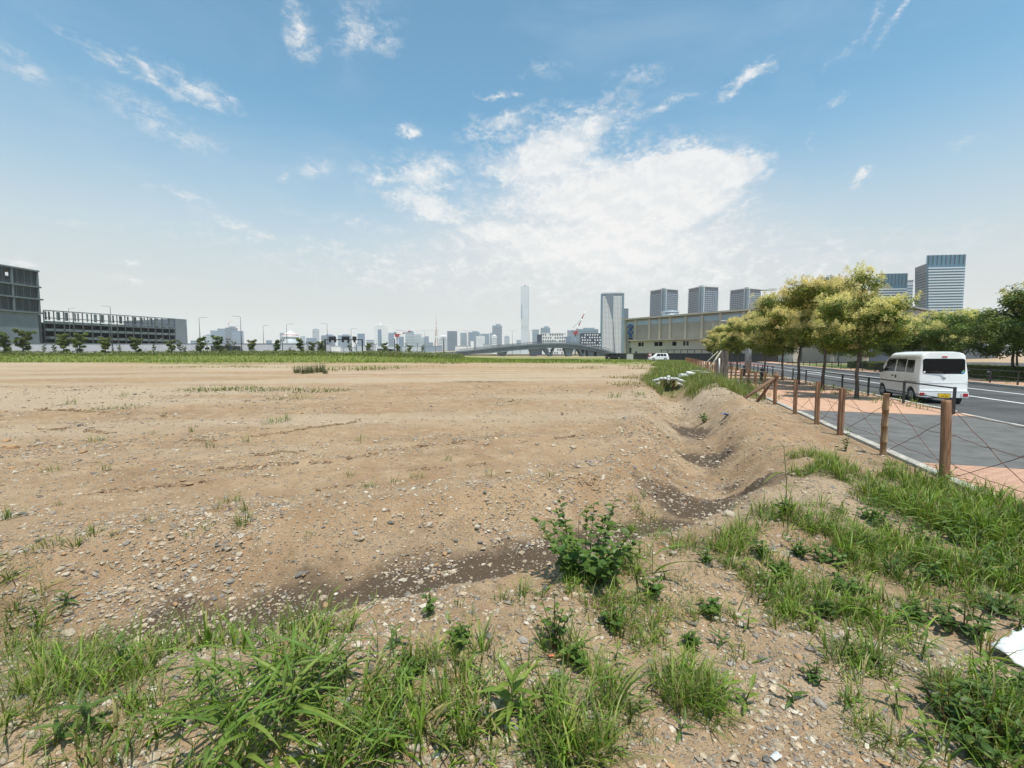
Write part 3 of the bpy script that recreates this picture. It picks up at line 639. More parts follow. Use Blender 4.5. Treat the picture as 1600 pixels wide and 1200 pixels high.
b = MB(); b.box((1.7, 0, .26), (2.9, 1.25, .14)); b.build('underbody', M['black_plastic'], van)
b = MB(); b.tube([(.05, .28, .22), (.3, .28, .22)], .055, 10); b.build('muffler', M['grey_metal'], van)

# ------------------------------------------------------------------ warehouse
for k, c in dict(wh_wall=(.27, .25, .205), wh_trim=(.46, .41, .32), wh_pale=(.52, .49, .42), wh_clear=(.33, .41, .46), wh_dark=(.045, .042, .04), logo_blue=(.02, .09, .30), ink=(.015, .015, .018), roof_grey=(.30, .30, .30), shutter=(.06, .075, .10)).items():
    M[k] = mat(k, c, .7, var=.10, vscale=.25)
def ribbed(name, c, n=4.0):
    m = mat(name, c, .6, var=.08, vscale=.2); t = NT(m.node_tree); b = t.t.nodes['Principled BSDF']; co = t.n('ShaderNodeTexCoord').outputs['Object']
    w = t.n('ShaderNodeTexWave'); t.set(w.inputs['Vector'], co); w.inputs['Scale'].default_value = n; bn = t.n('ShaderNodeBump'); bn.inputs['Strength'].default_value = .4; bn.inputs['Distance'].default_value = .03
    t.set(bn.inputs['Height'], w.outputs['Fac']); t.set(b.inputs['Normal'], bn.outputs[0]); return m
M['wh_wall'] = ribbed('wh_wall', (.33, .305, .25)); M['wh_pale'] = ribbed('wh_pale', (.56, .505, .41))
WL, WH = 62.3, 12.15
wh = tag(empty('warehouse', (35, 140, 0), math.atan2(-.822, .5695)), 'long beige warehouse with pilasters, blue emblem and a low annex', 'warehouse')
def ws(px): r = (px - 800) / 700; return (140 * r - 35) / (.5695 + .822 * r)
def wbox(name, m, x0, x1, y0, y1, z0, z1, parent=None): b = MB(); b.box(((x0 + x1) / 2, (y0 + y1) / 2, (z0 + z1) / 2), (x1 - x0, y1 - y0, z1 - z0)); return b.build(name, m, parent or wh)
wbox('wall', M['wh_wall'], 0, WL, 0, 125, -.5, WH - .3)
b = MB(); b.box((WL / 2, 62.5, WH + .02), (WL + 1.2, 126.2, .34)); rf = b.build('roof', M['roof_grey'], wh)
wbox('eave', M['wh_trim'], -.7, WL + .7, -.75, -.603, WH - .22, WH + .24, rf)
pil = [ws(p) for p in (976.5, 992.5, 1014, 1030, 1046, 1070, 1095.5, 1124, 1160, 1200, 1245, 1300)] + [WL - .4]
for i, s in enumerate(pil):
    wbox('pilaster', M['wh_trim'], s - .32, s + .32, -.38, .01, -.3, WH - .29)
    if i + 1 < len(pil): wbox('clerestory', M['wh_clear'], s + .36, pil[i + 1] - .36, -.10, .02, WH - 2.0, WH - .75)
ax = wbox('annex', M['wh_pale'], 5.2, 50, -3.2, -.02, -.3, 5.3)
wbox('canopy', M['wh_trim'], 5.0, 50.4, -4.2, -.03, 5.31, 5.72, ax)
for p0, p1 in ((1007, 1011), (1012, 1015), (1032, 1038), (1039, 1044.5), (1060, 1066), (1077, 1080), (1082, 1085)):
    wbox('window', M['black_glass'], ws(p0) + .2, ws(p1) + .2, -3.26, -3.1, 3.8, 4.9, ax)
for p0, z0, z1 in ((1003, -.2, 1.5), (994, -.2, 2.6)): wbox('door', M['wh_dark'], ws(p0), ws(p0) + .8, -3.25, -3.15, z0, z1 + .8, ax)
# outside stair
b = MB(); s0 = ws(1152); b.add([(s0, -5.2, -.2), (s0 + 3.2, -5.2, -.2), (s0 + 9.4, -5.2, 5.6), (s0 + 6.8, -5.2, 5.6), (s0, -3.25, -.2), (s0 + 3.2, -3.25, -.2), (s0 + 9.4, -3.25, 5.6), (s0 + 6.8, -3.25, 5.6)], [(0, 1, 2, 3), (4, 5, 6, 7), (0, 1, 5, 4), (1, 2, 6, 5), (2, 3, 7, 6), (3, 0, 4, 7)]); b.build('stair', M['wh_pale'], wh)
wbox('loading_door', M['shutter'], ws(1232), ws(1252), -.1, .05, -.2, 4.6)
wbox('loading_door', M['wh_dark'], ws(1192), ws(1215), -3.3, -3.1, -.2, 3.2)
# end wall: dark base, tall slit windows, doors
wbox('plinth', M['shutter'], WL - .02, WL + .12, .5, 124, -.3, 3.3)
for y in (6, 8.2, 10.4, 30, 32.2, 34.4): wbox('window', M['wh_clear'], WL - .02, WL + .08, y, y + .7, 3.6, 5.4)
for y in (42, 52, 62, 74, 86, 98, 110): wbox('loading_door', M['shutter'], WL - .02, WL + .16, y, y + 6, 3.32, 6.2)
# emblem and lettering on the end bay
sx = (pil[0] + pil[1]) / 2
def arc(cx, cz, r0, r1, a0, a1, n=12):
    o = [(cx + r1 * math.cos(R_(a0 + (a1 - a0) * k / n)), cz + r1 * math.sin(R_(a0 + (a1 - a0) * k / n))) for k in range(n + 1)]
    return o + [(cx + r0 * math.cos(R_(a1 - (a1 - a0) * k / n)), cz + r0 * math.sin(R_(a1 - (a1 - a0) * k / n))) for k in range(n + 1)]
emb = empty('emblem', (sx, -.12, 0), 0, wh)
def face(name, m, poly, t=.12): b = MB(); b.slab(poly, (0, 0, 0), (1, 0, 0), (0, 0, 1), (0, -1, 0), t); return b.build(name, m, emb)
zc = 8.9
face('upper_arc', M['logo_blue'], arc(0, zc + .55, .75, 1.15, 5, 175)); face('lower_arc', M['logo_blue'], arc(0, zc - .35, .75, 1.15, 188, 352))
face('diamond', M['logo_blue'], [(0, zc - .75), (.55, zc + .1), (0, zc + .95), (-.55, zc + .1)]); face('slant', M['logo_blue'], [(-.75, zc - .1), (-.45, zc - .35), (.75, zc + .45), (.5, zc + .75)], .15)
face('foot', M['logo_blue'], rrect(-.5, .5, zc - 2.25, zc - 1.45, .1))
for k in range(3): face('lettering', M['ink'], [(-.8, 6.5 - k * .52), (.8, 6.5 - k * .52), (.8, 6.1 - k * .52), (-.8, 6.1 - k * .52)], .06)
# dark screen fence in front
df = tag(empty('screen_fence', (35, 140, 0), math.atan2(-.822, .5695)), 'dark brown solid screen fence in front of the warehouse', 'fence')
pm = MB(); pm.box((0, 0, .7), (1.96, .08, 2.1)); pm = pm.mesh('panel', M['wh_dark'])
for k in range(24): link('panel', pm, df, (3.5 + 2 * k, -11, 0))
b = MB(); b.box((27, -11, 1.80), (49, .16, .08)); b.build('top_rail', M['wh_trim'], df)
shed = tag(empty('bicycle_shelter', (35, 140, 0), math.atan2(-.822, .5695)), 'low dark shelter with a row of openings above the screen fence', 'shelter')
b = MB(); b.box((33, -8, 2.62), (26, 2.4, .14)); b.build('roof', M['wh_dark'], shed)
for k in range(14): b = MB(); b.box((20.5 + k * 1.92, -9, 1.25), (.12, .12, 2.6)); b.build('post', M['wh_dark'], shed)
gb = tag(empty('gate_block', at(984, 565, 112)), 'small pale concrete gate block beside the dark screen fence', 'gate block'); b = MB(); b.box((0, 0, .9), (1.6, .5, 2.2)); b.build('body', M['concrete'], gb); b = MB(); b.box((0, 0, 2.05), (1.7, .6, .12)); b.build('cap', M['wh_dark'], gb)

# ------------------------------------------------------------------ cars
def car(name, loc, rz, L, H, W_, m, label, cat='car', style='suv'):
    root = tag(empty(name, loc, rz), label, cat)
    x = L / 2; b = MB(); hb = H * .58
    low = [(-x, .3), (-x + .05, .62), (-x + .08, hb), (x - 1.15, hb), (x - .12, hb * .78), (x, .5), (x - .02, .28)]
    b.slab(low, (0, -W_ / 2, 0), (1, 0, 0), (0, 0, 1), (0, 1, 0), W_); b.build('body', m, root)
    tp = [(-x + .12, hb), (-x + .4, H - .05), (-x + .7, H), (x - 2.1, H), (x - 1.75, H - .06), (x - 1.1, hb)] if style == 'suv' else [(-x + .5, hb), (-x + 1.1, H), (x - 1.9, H), (x - 1.1, hb)]
    b = MB(); k = len(tp); w0, w1 = W_ / 2 - .04, W_ / 2 - .2
    vs = [(px_, -(w0 if z <= hb else w1), z) for px_, z in tp] + [(px_, (w0 if z <= hb else w1), z) for px_, z in tp]
    b.add(vs, [tuple(range(k)), tuple(range(k, 2 * k))[::-1]] + [(i, (i + 1) % k, k + (i + 1) % k, k + i) for i in range(k)]); cb = b.build('cabin', m, root)
    for s in (1, -1):
        n_ = 3 if style == 'suv' else 2; xs = np.linspace(-x + .55, x - 1.75, n_ + 1)
        for i in range(n_):
            f = lambda z: s * (w0 + (w1 - w0) * (z - hb) / (H - hb) + .012); z0, z1 = hb + .05, H - .14; e0 = .25 if i == 0 else .05; e1 = -.35 if i == n_ - 1 else .05
            b = MB(); b.add([(xs[i] + .03, f(z0), z0), (xs[i + 1] - .03 - min(e1, 0) * .8, f(z0), z0), (xs[i + 1] - .05, f(z1), z1), (xs[i] + e0 * .5, f(z1), z1)], [(0, 1, 2, 3)]); b.build('window', M['black_glass'], cb)
        for wx in (-x + .85, x - .9):
            b = MB(); b.tube([(wx, s * (W_ / 2 - .22), .34), (wx, s * (W_ / 2 + .012), .34)], .34, 18); w = b.build('wheel', M['rubber'], root)
            b = MB(); b.tube([(wx, s * (W_ / 2), .34), (wx, s * (W_ / 2 + .025), .34)], .2, 14); b.build('rim', M['alloy'], w)
        b = MB(); b.box((x - .1, s * (W_ / 2 - .25), .72), (.12, .36, .16)); b.build('headlight', M['clear_lens'], root)
        b = MB(); b.box((-x + .03, s * (W_ / 2 - .18), .85), (.1, .26, .22)); b.build('tail_light', M['red_lens'], root)
    return root
M['black_paint'] = mat('black_paint', (.015, .015, .018), .2); M['red_paint'] = mat('red_paint', (.30, .02, .025), .4); M['truck_grey'] = mat('truck_grey', (.06, .065, .065), .5, var=.2, vscale=2)
M['truck_blue'] = mat('truck_blue', (.03, .05, .10), .5); M['silver'] = mat('silver', (.5, .51, .52), .3, .3)
p = RW(101, -5.2, .05); car('suv', p, math.pi - TH * .2, 4.4, 1.72, 1.8, M['white_paint'], 'white sport utility car in front of the dark screen fence')
p = at(960, 560.5, 128); car('estate_car', (p.x, 128, .1), -.35, 4.6, 1.6, 1.8, M['black_paint'], 'black car with bright roof at the foot of the bridge ramp')
p = at(1009, 560, 112); rb = tag(empty('vending_box', (p.x + 1, 112, .2)), 'small red box standing beside the white car', 'box'); b = MB(); b.box((0, 0, .75), (.9, .6, 1.7)); b.build('body', M['red_paint'], rb); b = MB(); b.box((0, -.31, 1.2), (.6, .03, .5)); b.build('front_panel', M['lamp_head'], rb)
def truck(px, Y, L, body_m, cab_m, label, rz=0, H=2.4, loc=None):
    p = loc or at(px, 550, Y); z = tz(p.x, p.y) if loc is None else loc[2]
    root = tag(empty('truck', (p[0], p[1], z), rz), label, 'truck')
    b = MB(); b.box((0, 0, .62), (L, 1.9, .22)); b.build('chassis', M['truck_grey'], root)
    b = MB(); b.box((-L * .17, 0, .75 + (H - .75) / 2), (L * .64, 2.0, H - .75)); b.build('cargo_bed', body_m, root)
    b = MB(); x0, x1 = L * .17, L / 2; b.slab([(x0, .45), (x1, .45), (x1, 1.2), (x1 - .3, 2.15), (x0, 2.2)], (0, -.95, 0), (1, 0, 0), (0, 0, 1), (0, 1, 0), 1.9); c = b.build('cab', cab_m, root)
    for s in (1, -1):
        b = MB(); b.add([(x0 + .25, s * .957, 1.35), (x1 - .15, s * .957, 1.35), (x1 - .38, s * .957, 1.98), (x0 + .25, s * .957, 2.0)], [(0, 1, 2, 3)]); b.build('window', M['black_glass'], c)
        for wx in (-L * .3, L * .32): b = MB(); b.tube([(wx, s * .7, .42), (wx, s * .98, .42)], .42, 16); w = b.build('wheel', M['rubber'], root); b = MB(); b.tube([(wx, s * .97, .42), (wx, s * 1.0, .42)], .22, 12); b.build('rim', M['alloy'], w)
    return root
truck(338, 120, 5.2, M['truck_grey'], M['white_paint'], 'grey flatbed truck parked behind the shrubs below the blue office cluster', math.pi)
truck(360, 124, 4.6, M['truck_blue'], M['red_paint'], 'dark truck with a red cab parked behind the shrubs', math.pi)
truck(603, 190, 7, M['truck_grey'], M['truck_blue'], 'dark covered truck on the road beyond the sign gantry', 0)
truck(0, 0, 6.0, M['white_paint'], M['white_paint'], 'white truck in the yard behind the hedge across the road', -1.2, 1.4, loc=RW(45.5, 34, .0))

# ------------------------------------------------------------------ car park building and tall hall on the left
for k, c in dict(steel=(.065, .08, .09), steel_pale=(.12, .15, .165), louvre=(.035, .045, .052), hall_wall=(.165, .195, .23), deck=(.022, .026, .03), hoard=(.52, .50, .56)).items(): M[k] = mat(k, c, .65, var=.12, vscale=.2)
GL, GR = at(71, 552, 175), at(292, 552, 224); gdir = (Vector((GR.x, GR.y, 0)) - Vector((GL.x, GL.y, 0))); glen = gdir.length; gang = math.atan2(gdir.y, gdir.x)
gar = tag(empty('car_park', (GL.x, GL.y, 1.3), gang), 'open steel multistorey car park with screened roof deck', 'car park')
def gbox(root, name, m, x0, x1, y0, y1, z0, z1, parent=None): b = MB(); b.box(((x0 + x1) / 2, (y0 + y1) / 2, (z0 + z1) / 2), (x1 - x0, y1 - y0, z1 - z0)); return b.build(name, m, parent or root)
# local x runs along the front, local -y faces the viewer
tops = 16.9; fl = [3.2, 6.4, 9.5, 12.4]
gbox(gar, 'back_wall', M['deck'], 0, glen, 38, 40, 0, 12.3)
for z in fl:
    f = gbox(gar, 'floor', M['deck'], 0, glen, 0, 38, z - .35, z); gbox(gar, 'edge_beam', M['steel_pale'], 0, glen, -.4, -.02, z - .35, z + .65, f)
nb = 16
for k in range(nb + 1):
    x = k * (glen - 5) / nb
    gbox(gar, 'column', M['steel'], x - .14, x + .14, -.75, -.42, -.5, tops)
    if k % 2 == 0: gbox(gar, 'inner_column', M['steel'], x - .3, x + .3, 12, 12.6, 0, 12.3)
    if k < nb:
        for j in range(3):
            if (k * 7 + j * 3) % 5 < 3:
                x0 = x + .3 + ((k + j) % 3) * .5; gbox(gar, 'screen_panel', M['steel_pale'] if (k + j) % 2 else M['louvre'], x0, x0 + .55, -.7, -.55, 13.4, tops - .2)
        if k % 3 == 1:
            for z0, z1 in ((3.9, 6.0), (7.1, 9.1), (10.2, 12.0)):
                b = MB(); w = (glen - 5) / nb; b.tube([(x, 1.2, z0), (x + w, 1.2, z1)], .16, 6); b.tube([(x + w, 1.3, z1), (x + 2 * w, 1.3, z0)], .16, 6); b.build('cross_brace', M['steel'], gar)
gbox(gar, 'top_rail', M['steel_pale'], 0, glen - 5, -.9, -.4, tops, tops + .35); gbox(gar, 'mid_rail', M['steel'], 0, glen - 5, -.53, -.42, 14.1, 14.4)
gbox(gar, 'plinth_wall', M['hall_wall'], 0, glen, -.6, -.2, -1, 1.9)
gbox(gar, 'end_tower', M['hall_wall'], glen - 5.2, glen, -1.0, 40.5, -1, tops + .3)
for k in range(11):                          # parked cars on the decks, seen through the openings
    x = 3 + k * 4.0; z = fl[k % 3]; c = gbox(gar, 'parked_car', [M['white_paint'], M['silver'], M['truck_grey']][k % 3], x, x + 1.8, 4, 8, z + .3, z + 1.5)
HL, HR = at(-260, 552, 118), at(66, 552, 168); hdir = Vector((HR.x - HL.x, HR.y - HL.y, 0)); hl = hdir.length
hall = tag(empty('louvred_hall', (HL.x, HL.y, 1.3), math.atan2(hdir.y, hdir.x)), 'tall grey hall with open louvred steel upper storeys', 'building')
zt = 1.75 + 126 * 168 / 700 - 1.3; zl = [zt * .50, zt * .665, zt * .81, zt]
gbox(hall, 'wall', M['hall_wall'], 0, hl - .6, 0, 40, -1, zl[0] - .3)
gbox(hall, 'core', M['louvre'], 0, hl - 4, 9, 40, zl[0], zl[2] + 1.5)
for i, z in enumerate(zl):
    gbox(hall, 'ledge', M['steel_pale'], 0, hl + (1.2, 1.0, .6, .3)[i], -.9, 2.5, z - .3, z + .25)
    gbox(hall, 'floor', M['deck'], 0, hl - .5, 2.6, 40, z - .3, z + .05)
nlv = 90
for i in range(3):
    for k in range(nlv):
        x = (k + .5) * hl / nlv; skip = (i == 2 and (k % 7 in (2, 3)) and k < nlv - 12)
        h0 = zl[i] + .26; h1 = zl[i + 1] - .31 if not skip else zl[i] + 2.6
        gbox(hall, 'louvre', M['louvre'] if (k * 3 + i) % 4 else M['steel'], x - .34, x + .12, -.2, .12, h0, h1)
    for k in range(8): x = hl - .3 - k * 8.2; gbox(hall, 'column', M['steel_pale'], x - .22, x + .22, -.8, -.3, zl[i] + .26, zl[i + 1] - .31)
gbox(hall, 'corner_stair', M['steel'], hl - .58, hl + 2.2, 2, 8, -1, zl[0] - .32)
# hoarding, roadside rail
hd = tag(empty('site_hoarding', (0, 141, 2.1)), 'long pale lavender site hoarding beyond the roadside trees', 'hoarding')
b = MB(); b.box((0, 0, 1.1), (5.94, .12, 3.0)); hm = b.mesh('panel', M['hoard'])
for k in range(46): link('panel', hm, hd, (-330 + k * 6, 0, 0))
b = MB(); b.box((-195, -.05, 2.66), (276, .2, .12)); b.build('top_rail', M['steel_pale'], hd)
rl = tag(empty('roadside_rail', (0, 119, 1.3)), 'low brown roadside railing behind the shrubs', 'railing')
b = MB(); b.box((0, 0, .45), (.1, .1, 1.2)); pm = b.mesh('post', M['wood_dark'])
for k in range(84): link('post', pm, rl, (-200 + k * 1.9, 0, 0))
for z in (.55, .95): b = MB(); b.box((-121, 0, z), (158, .08, .09)); b.build('rail', M['wood_dark'], rl)
b = MB(); b.box((-130, 128, 1.28), (300, 16, .3)); tag(b.build('far_road', M['asphalt']), 'raised road beyond the grass strip', 'road', kind='structure')

# ------------------------------------------------------------------ street lamps
def lamp(loc, h, arm, ang, label, double=False, grp='street lamps along the far road', base=True):
    root = tag(empty('street_lamp', loc, ang), label, 'street lamp', grp)
    b = MB(); b.tube([(0, 0, -.4), (0, 0, h * .5), (0, 0, h)], [.13, .10, .06], 8); b.build('pole', M['lamp_metal'], root)
    if base: b = MB(); b.tube([(0, 0, -.4), (0, 0, 2.2)], .2, 10); b.build('base_sleeve', M['dark_metal'], root)
    for s in ((1, -1) if double else (1,)):
        b = MB(); b.tube([(0, 0, h - .05), (s * arm * .3, 0, h + .12), (s * arm, 0, h + .15)], .045, 6); b.build('arm', M['lamp_metal'], root)
        b = MB(); b.slab([(0, 0), (.18, .10), (.75, .10), (.9, .02), (.75, -.05), (.1, -.05)], (s * (arm - .15), -.15, h + .15), (s, 0, 0), (0, 0, 1), (0, 1, 0), .3); b.build('lamp_head', M['lamp_head'], root)
for px, py, Y, side, lab in ((172, 479, 119, -1, 'tall street lamp rising in front of the middle of the car park'), (107, 482, 160, 1, 'tall street lamp in front of the left end of the car park'), (311, 497, 124, 1, 'street lamp just past the end tower of the car park'), (375.5, 495, 120, -1, 'street lamp beside the dark parked trucks'),
      (411, 509, 159, 1, 'street lamp between the office cluster and the white dome'), (447.5, 507, 150, 1, 'street lamp rising in front of the white dome'), (511, 506, 148, -1, 'street lamp beside the left leg of the sign gantry'), (548.5, 514, 178, 1, 'street lamp behind the sign gantry')):
    p = at(px, py, Y); g = tz(p.x, p.y); lamp((p.x, p.y, g), p.z - g, 1.6, 0 if side > 0 else math.pi, lab)
for px, Y, lab in ((663.5, 248, 'double armed lamp at the foot of the bridge ramp left of the lattice tower'), (680, 252, 'double armed lamp standing just left of the lattice tower'), (729.5, 256, 'double armed lamp on the bridge left of the white chimney, above the first span'), (800.5, 256, 'double armed lamp on the bridge just left of the white chimney'), (827.5, 256, 'double armed lamp on the bridge just right of the white chimney')):
    p = at(px, 517, Y); lamp((p.x, Y, .6), p.z - .6, 2.0, 0, lab, True, 'double armed bridge lamps', False)
p = RW(35.3, 3.05, 0); lamp(p, 6.9, 1.3, -TH * .6, 'grey street lamp with a thick sleeved foot among the blossoming trees', grp='street lamps on the near pavement')
p = RW(68.8, 3.2, 0); lamp(p, 6.6, 1.2, -TH * .6, 'street lamp at the far end of the blossoming tree row', grp='street lamps on the near pavement')
b = MB(); b.tube([(0, 0, .0), (0, 0, 2.6)], .27, 12); lo = [o for o in bpy.data.objects if o.name.startswith('street_lamp') and 'thick sleeved' in o['label']][0]; b.build('control_cabinet', M['grey_metal'], lo)
for px, py, Y in ((323, 531.5, 118), (356, 527.5, 112), (365.5, 532.5, 125), (441, 529.5, 122), (481, 533, 130), (557, 535, 140), (581, 535.5, 150), (586, 536.5, 165), (634, 536, 180), (652, 536, 190)):
    p = at(px, py, Y); g = tz(p.x, p.y); h = p.z - g; root = tag(empty('lantern_post', (p.x, Y, g)), 'short dark twin lantern post on the far footpath', 'lantern', 'twin lanterns on the far footpath')
    b = MB(); b.tube([(0, 0, -.3), (0, 0, h - .5)], .09, 8); b.build('pole', M['dark_metal'], root)
    b = MB(); b.box((0, 0, h - .55), (.9, .1, .1)); b.build('cross_arm', M['dark_metal'], root)
    for s in (-.38, .38): b = MB(); b.tube([(s, 0, h - .5), (s, 0, h - .05), (s, 0, h)], [.16, .2, .1], 8); b.build('lantern', M['grey_metal'], root)

# ------------------------------------------------------------------ sign gantry
gl, gr_ = at(508, 530, 135), at(566, 530, 135)
gn = tag(empty('sign_gantry', (gl.x, 135, 1.2)), 'black portal gantry with three dark sign boxes over the far road', 'gantry')
Wg = gr_.x - gl.x; hg = gl.z - 1.2
for x in (0, Wg): b = MB(); b.box((x, 0, hg / 2 - .3), (.34, .34, hg + .6)); b.build('post', M['dark_metal'], gn)
b = MB(); b.tube([(0, 0, hg - .15), (Wg, 0, hg - .15)], .14, 8); b.build('beam', M['dark_metal'], gn)
for x0, x1 in ((.11, .30), (.46, .66), (.745, .85)):
    b = MB(); b.box(((x0 + x1) / 2 * Wg, -.25, hg + .38), ((x1 - x0) * Wg, .3, .85)); s = b.build('sign_box', M['ink'], gn)
    for xx in ([x0 + .025, x1 - .025] if x1 - x0 > .15 else [(x0 + x1) / 2]): b = MB(); b.box((xx * Wg, -.2, hg - .55), (.62, .3, .75)); b.build('signal_box', M['ink'], s)

# ------------------------------------------------------------------ bridge and ramp
M['bridge'] = mat('bridge', (.13, .17, .195), .7, var=.12, vscale=.15); M['ramp'] = mat('ramp', (.30, .32, .33), .85, var=.15, vscale=.2); M['guard'] = mat('guard', (.10, .10, .11), .6, var=.2, vscale=.3)
YB = 252
br = tag(empty('bridge', (0, YB, 0)), 'blue grey arched road bridge on slanted V shaped piers', 'bridge')
TP = [(713, 549.6), (740, 547), (770, 543.6), (800, 540.6), (830, 538.2), (860, 536.8), (885, 536.6), (905, 538.4), (925, 542), (945, 547), (962, 552.2)]
BT = [(713, 554.6), (740, 553.0), (765, 552.2), (783, 549.8), (808, 547.2), (835, 545.2), (860, 543.6), (885, 543.6), (905, 545.4), (925, 548.6), (945, 552.2), (962, 555.5)]
pt = [at(x, y, YB) for x, y in TP]; pb_ = [at(x, y, YB) for x, y in BT]
b = MB(); b.slab([(q.x, q.z) for q in pt] + [(q.x, q.z) for q in pb_[::-1]], (0, 0, 0), (1, 0, 0), (0, 0, 1), (0, 1, 0), 12)
b.build('girder', M['bridge'], br)
for y in (-.6, 12.02):
    b = MB()
    for q0, q1 in zip(pt[:-1], pt[1:]): b.add([(q0.x, y, q0.z - .5), (q1.x, y, q1.z - .5), (q1.x, y, q1.z + .32), (q0.x, y, q0.z + .32), (q0.x, y + .58, q0.z - .5), (q1.x, y + .58, q1.z - .5), (q1.x, y + .58, q1.z + .32), (q0.x, y + .58, q0.z + .32)], [(0, 1, 2, 3), (4, 5, 6, 7), (0, 1, 5, 4), (3, 2, 6, 7), (1, 2, 6, 5), (0, 3, 7, 4)])
    b.build('fascia', M['bridge'], br)
    b = MB()
    for q0, q1 in zip(pt[:-1], pt[1:]):
        b.tube([(q0.x, y + .3, q0.z + 1.25), (q1.x, y + .3, q1.z + 1.25)], .07, 5); b.tube([(q0.x, y + .3, q0.z + .8), (q1.x, y + .3, q1.z + .8)], .05, 5)
        n = max(2, int((q1.x - q0.x) / 1.6))
        for k in range(n): c = q0.lerp(q1, k / n); b.box((c.x, y + .3, c.z + .72), (.1, .1, 1.2))
    b.build('parapet_rail', M['guard'], br)
def pier(pts4, y0, y1): b = MB(); b.slab([(at(x, y, YB).x, at(x, y, YB).z) for x, y in pts4], (0, y0, 0), (1, 0, 0), (0, 0, 1), (0, 1, 0), y1 - y0); b.build('pier', M['bridge'], br)
pier([(826, 545), (846, 544.4), (838, 558), (831, 558)], 1, 11); pier([(847, 544.3), (855, 543.8), (862.5, 558), (859, 558)], 1, 11); pier([(864.5, 543.6), (867, 543.6), (862.5, 558), (860.5, 558)], .5, 11)
pier([(882, 543.8), (897, 544.5), (893, 558), (887, 558)], 1, 11); pier([(903, 545), (908, 545.8), (913.5, 558), (910.5, 558)], 1, 11); pier([(913, 546.6), (915.5, 547), (913.5, 558), (911.5, 558)], .5, 11)
pier([(776, 551.5), (793, 549), (788, 559), (780, 559)], 1, 11); pier([(918, 547.5), (928, 549.5), (928, 558), (920, 558)], 1, 11); pier([(933, 550.2), (962, 555.3), (962, 560), (933, 560)], .8, 11.2)
rp = tag(empty('ramp_wall', (0, YB, 0)), 'grey retaining wall of the ramp leading up to the bridge', 'retaining wall')
q = [at(x, y, YB) for x, y in ((540, 555), (600, 553.9), (660, 551.4), (714, 549.7), (714, 558.5), (540, 558.5))]
b = MB(); b.slab([(c.x, c.z) for c in q], (0, .2, 0), (1, 0, 0), (0, 0, 1), (0, 1, 0), 11.6); b.build('wall', M['ramp'], rp)
b = MB(); b.slab([(q[1].x, q[1].z + .05), (q[2].x, q[2].z + .05), (q[3].x, q[3].z + .05), (q[3].x, q[3].z + .6), (q[2].x, q[2].z + .5), (q[1].x, q[1].z + .3)], (0, 0, 0), (1, 0, 0), (0, 0, 1), (0, 1, 0), .4); b.build('coping', M['wh_pale'], rp)
for px in (617, 693.5): 
    c = at(px, 552, 240); t = at(px, 529, 240); o = tag(empty('dark_mast', (c.x, 240, .5)), 'plain dark mast left of the red crane' if px < 650 else 'plain dark mast right of the lattice tower', 'mast'); b = MB(); b.tube([(0, 0, -.5), (0, 0, t.z - .5)], .28, 8); b.build('pole', M['dark_metal'], o); b = MB(); b.box((0, 0, .2), (1, 1, .5)); b.build('footing', M['concrete'], o)

# ------------------------------------------------------------------ skyline
for k, c in dict(sk_blue=(.05, .12, .225), sk_pale=(.40, .45, .49), sk_dark=(.022, .042, .075), sk_teal=(.07, .16, .215), sk_white=(.66, .68, .69), sk_mid=(.135, .205, .285), sk_glass=(.035, .07, .105), brick_red=(.42, .08, .06), tower_red=(.36, .15, .15)).items(): M[k] = mat(k, c, .5, var=.12, vscale=.02)
def block(px0, px1, ytop, Y, wall, band, label, pitch=9.0, thick=.42, depth=None, crown=None, name='office_tower', cat='building', turn=None, zb=0, mast=0):
    a, c = at(px0, ytop, Y), at(px1, ytop, Y); w = c.x - a.x; h = a.z - zb; cx = (a.x + c.x) / 2; dp = depth or w * random.uniform(.6, 1.0)
    tn = random.uniform(-.18, .18) if turn is None else turn; vw = math.atan2(cx, Y); w2 = w / (math.cos(tn) + dp / w * abs(math.sin(tn)) * .9)
    root = tag(empty(name, (cx, Y + dp / 2, zb), -vw + tn), label, cat, 'buildings of the far skyline')
    b = MB(); b.box((0, 0, h / 2), (w2, dp, h)); b.build('wall', M[wall], root)
    if band:
        b = MB(); z = pitch
        while z < h - pitch * .5: b.box((0, 0, z), (w2 + .8, dp + .8, pitch * thick)); z += pitch
        tag(b.build('window_band', M[band], root), kind='stuff')
    if crown == 'plant': b = MB(); b.box((w2 * .1, 0, h + h * .03), (w2 * .5, dp * .5, h * .06)); b.build('roof_plant', M['sk_mid'], root)
    elif crown == 'dome': b = MB(); b.tube([(0, 0, h), (0, 0, h + 3), (0, 0, h + 6), (0, 0, h + 7.5)], [w2 * .46, w2 * .42, w2 * .25, w2 * .05], 16); b.build('roof_dome', M[wall], root)
    elif crown == 'parapet': b = MB(); b.box((0, 0, h + 1.2), (w2 + 1, dp + 1, 2.4)); b.build('parapet', M[band or wall], root)
    if mast: b = MB(); b.tube([(0, 0, h), (0, 0, h + mast)], [.9, .4], 6); b.build('mast', M['brick_red'], root)
    return root
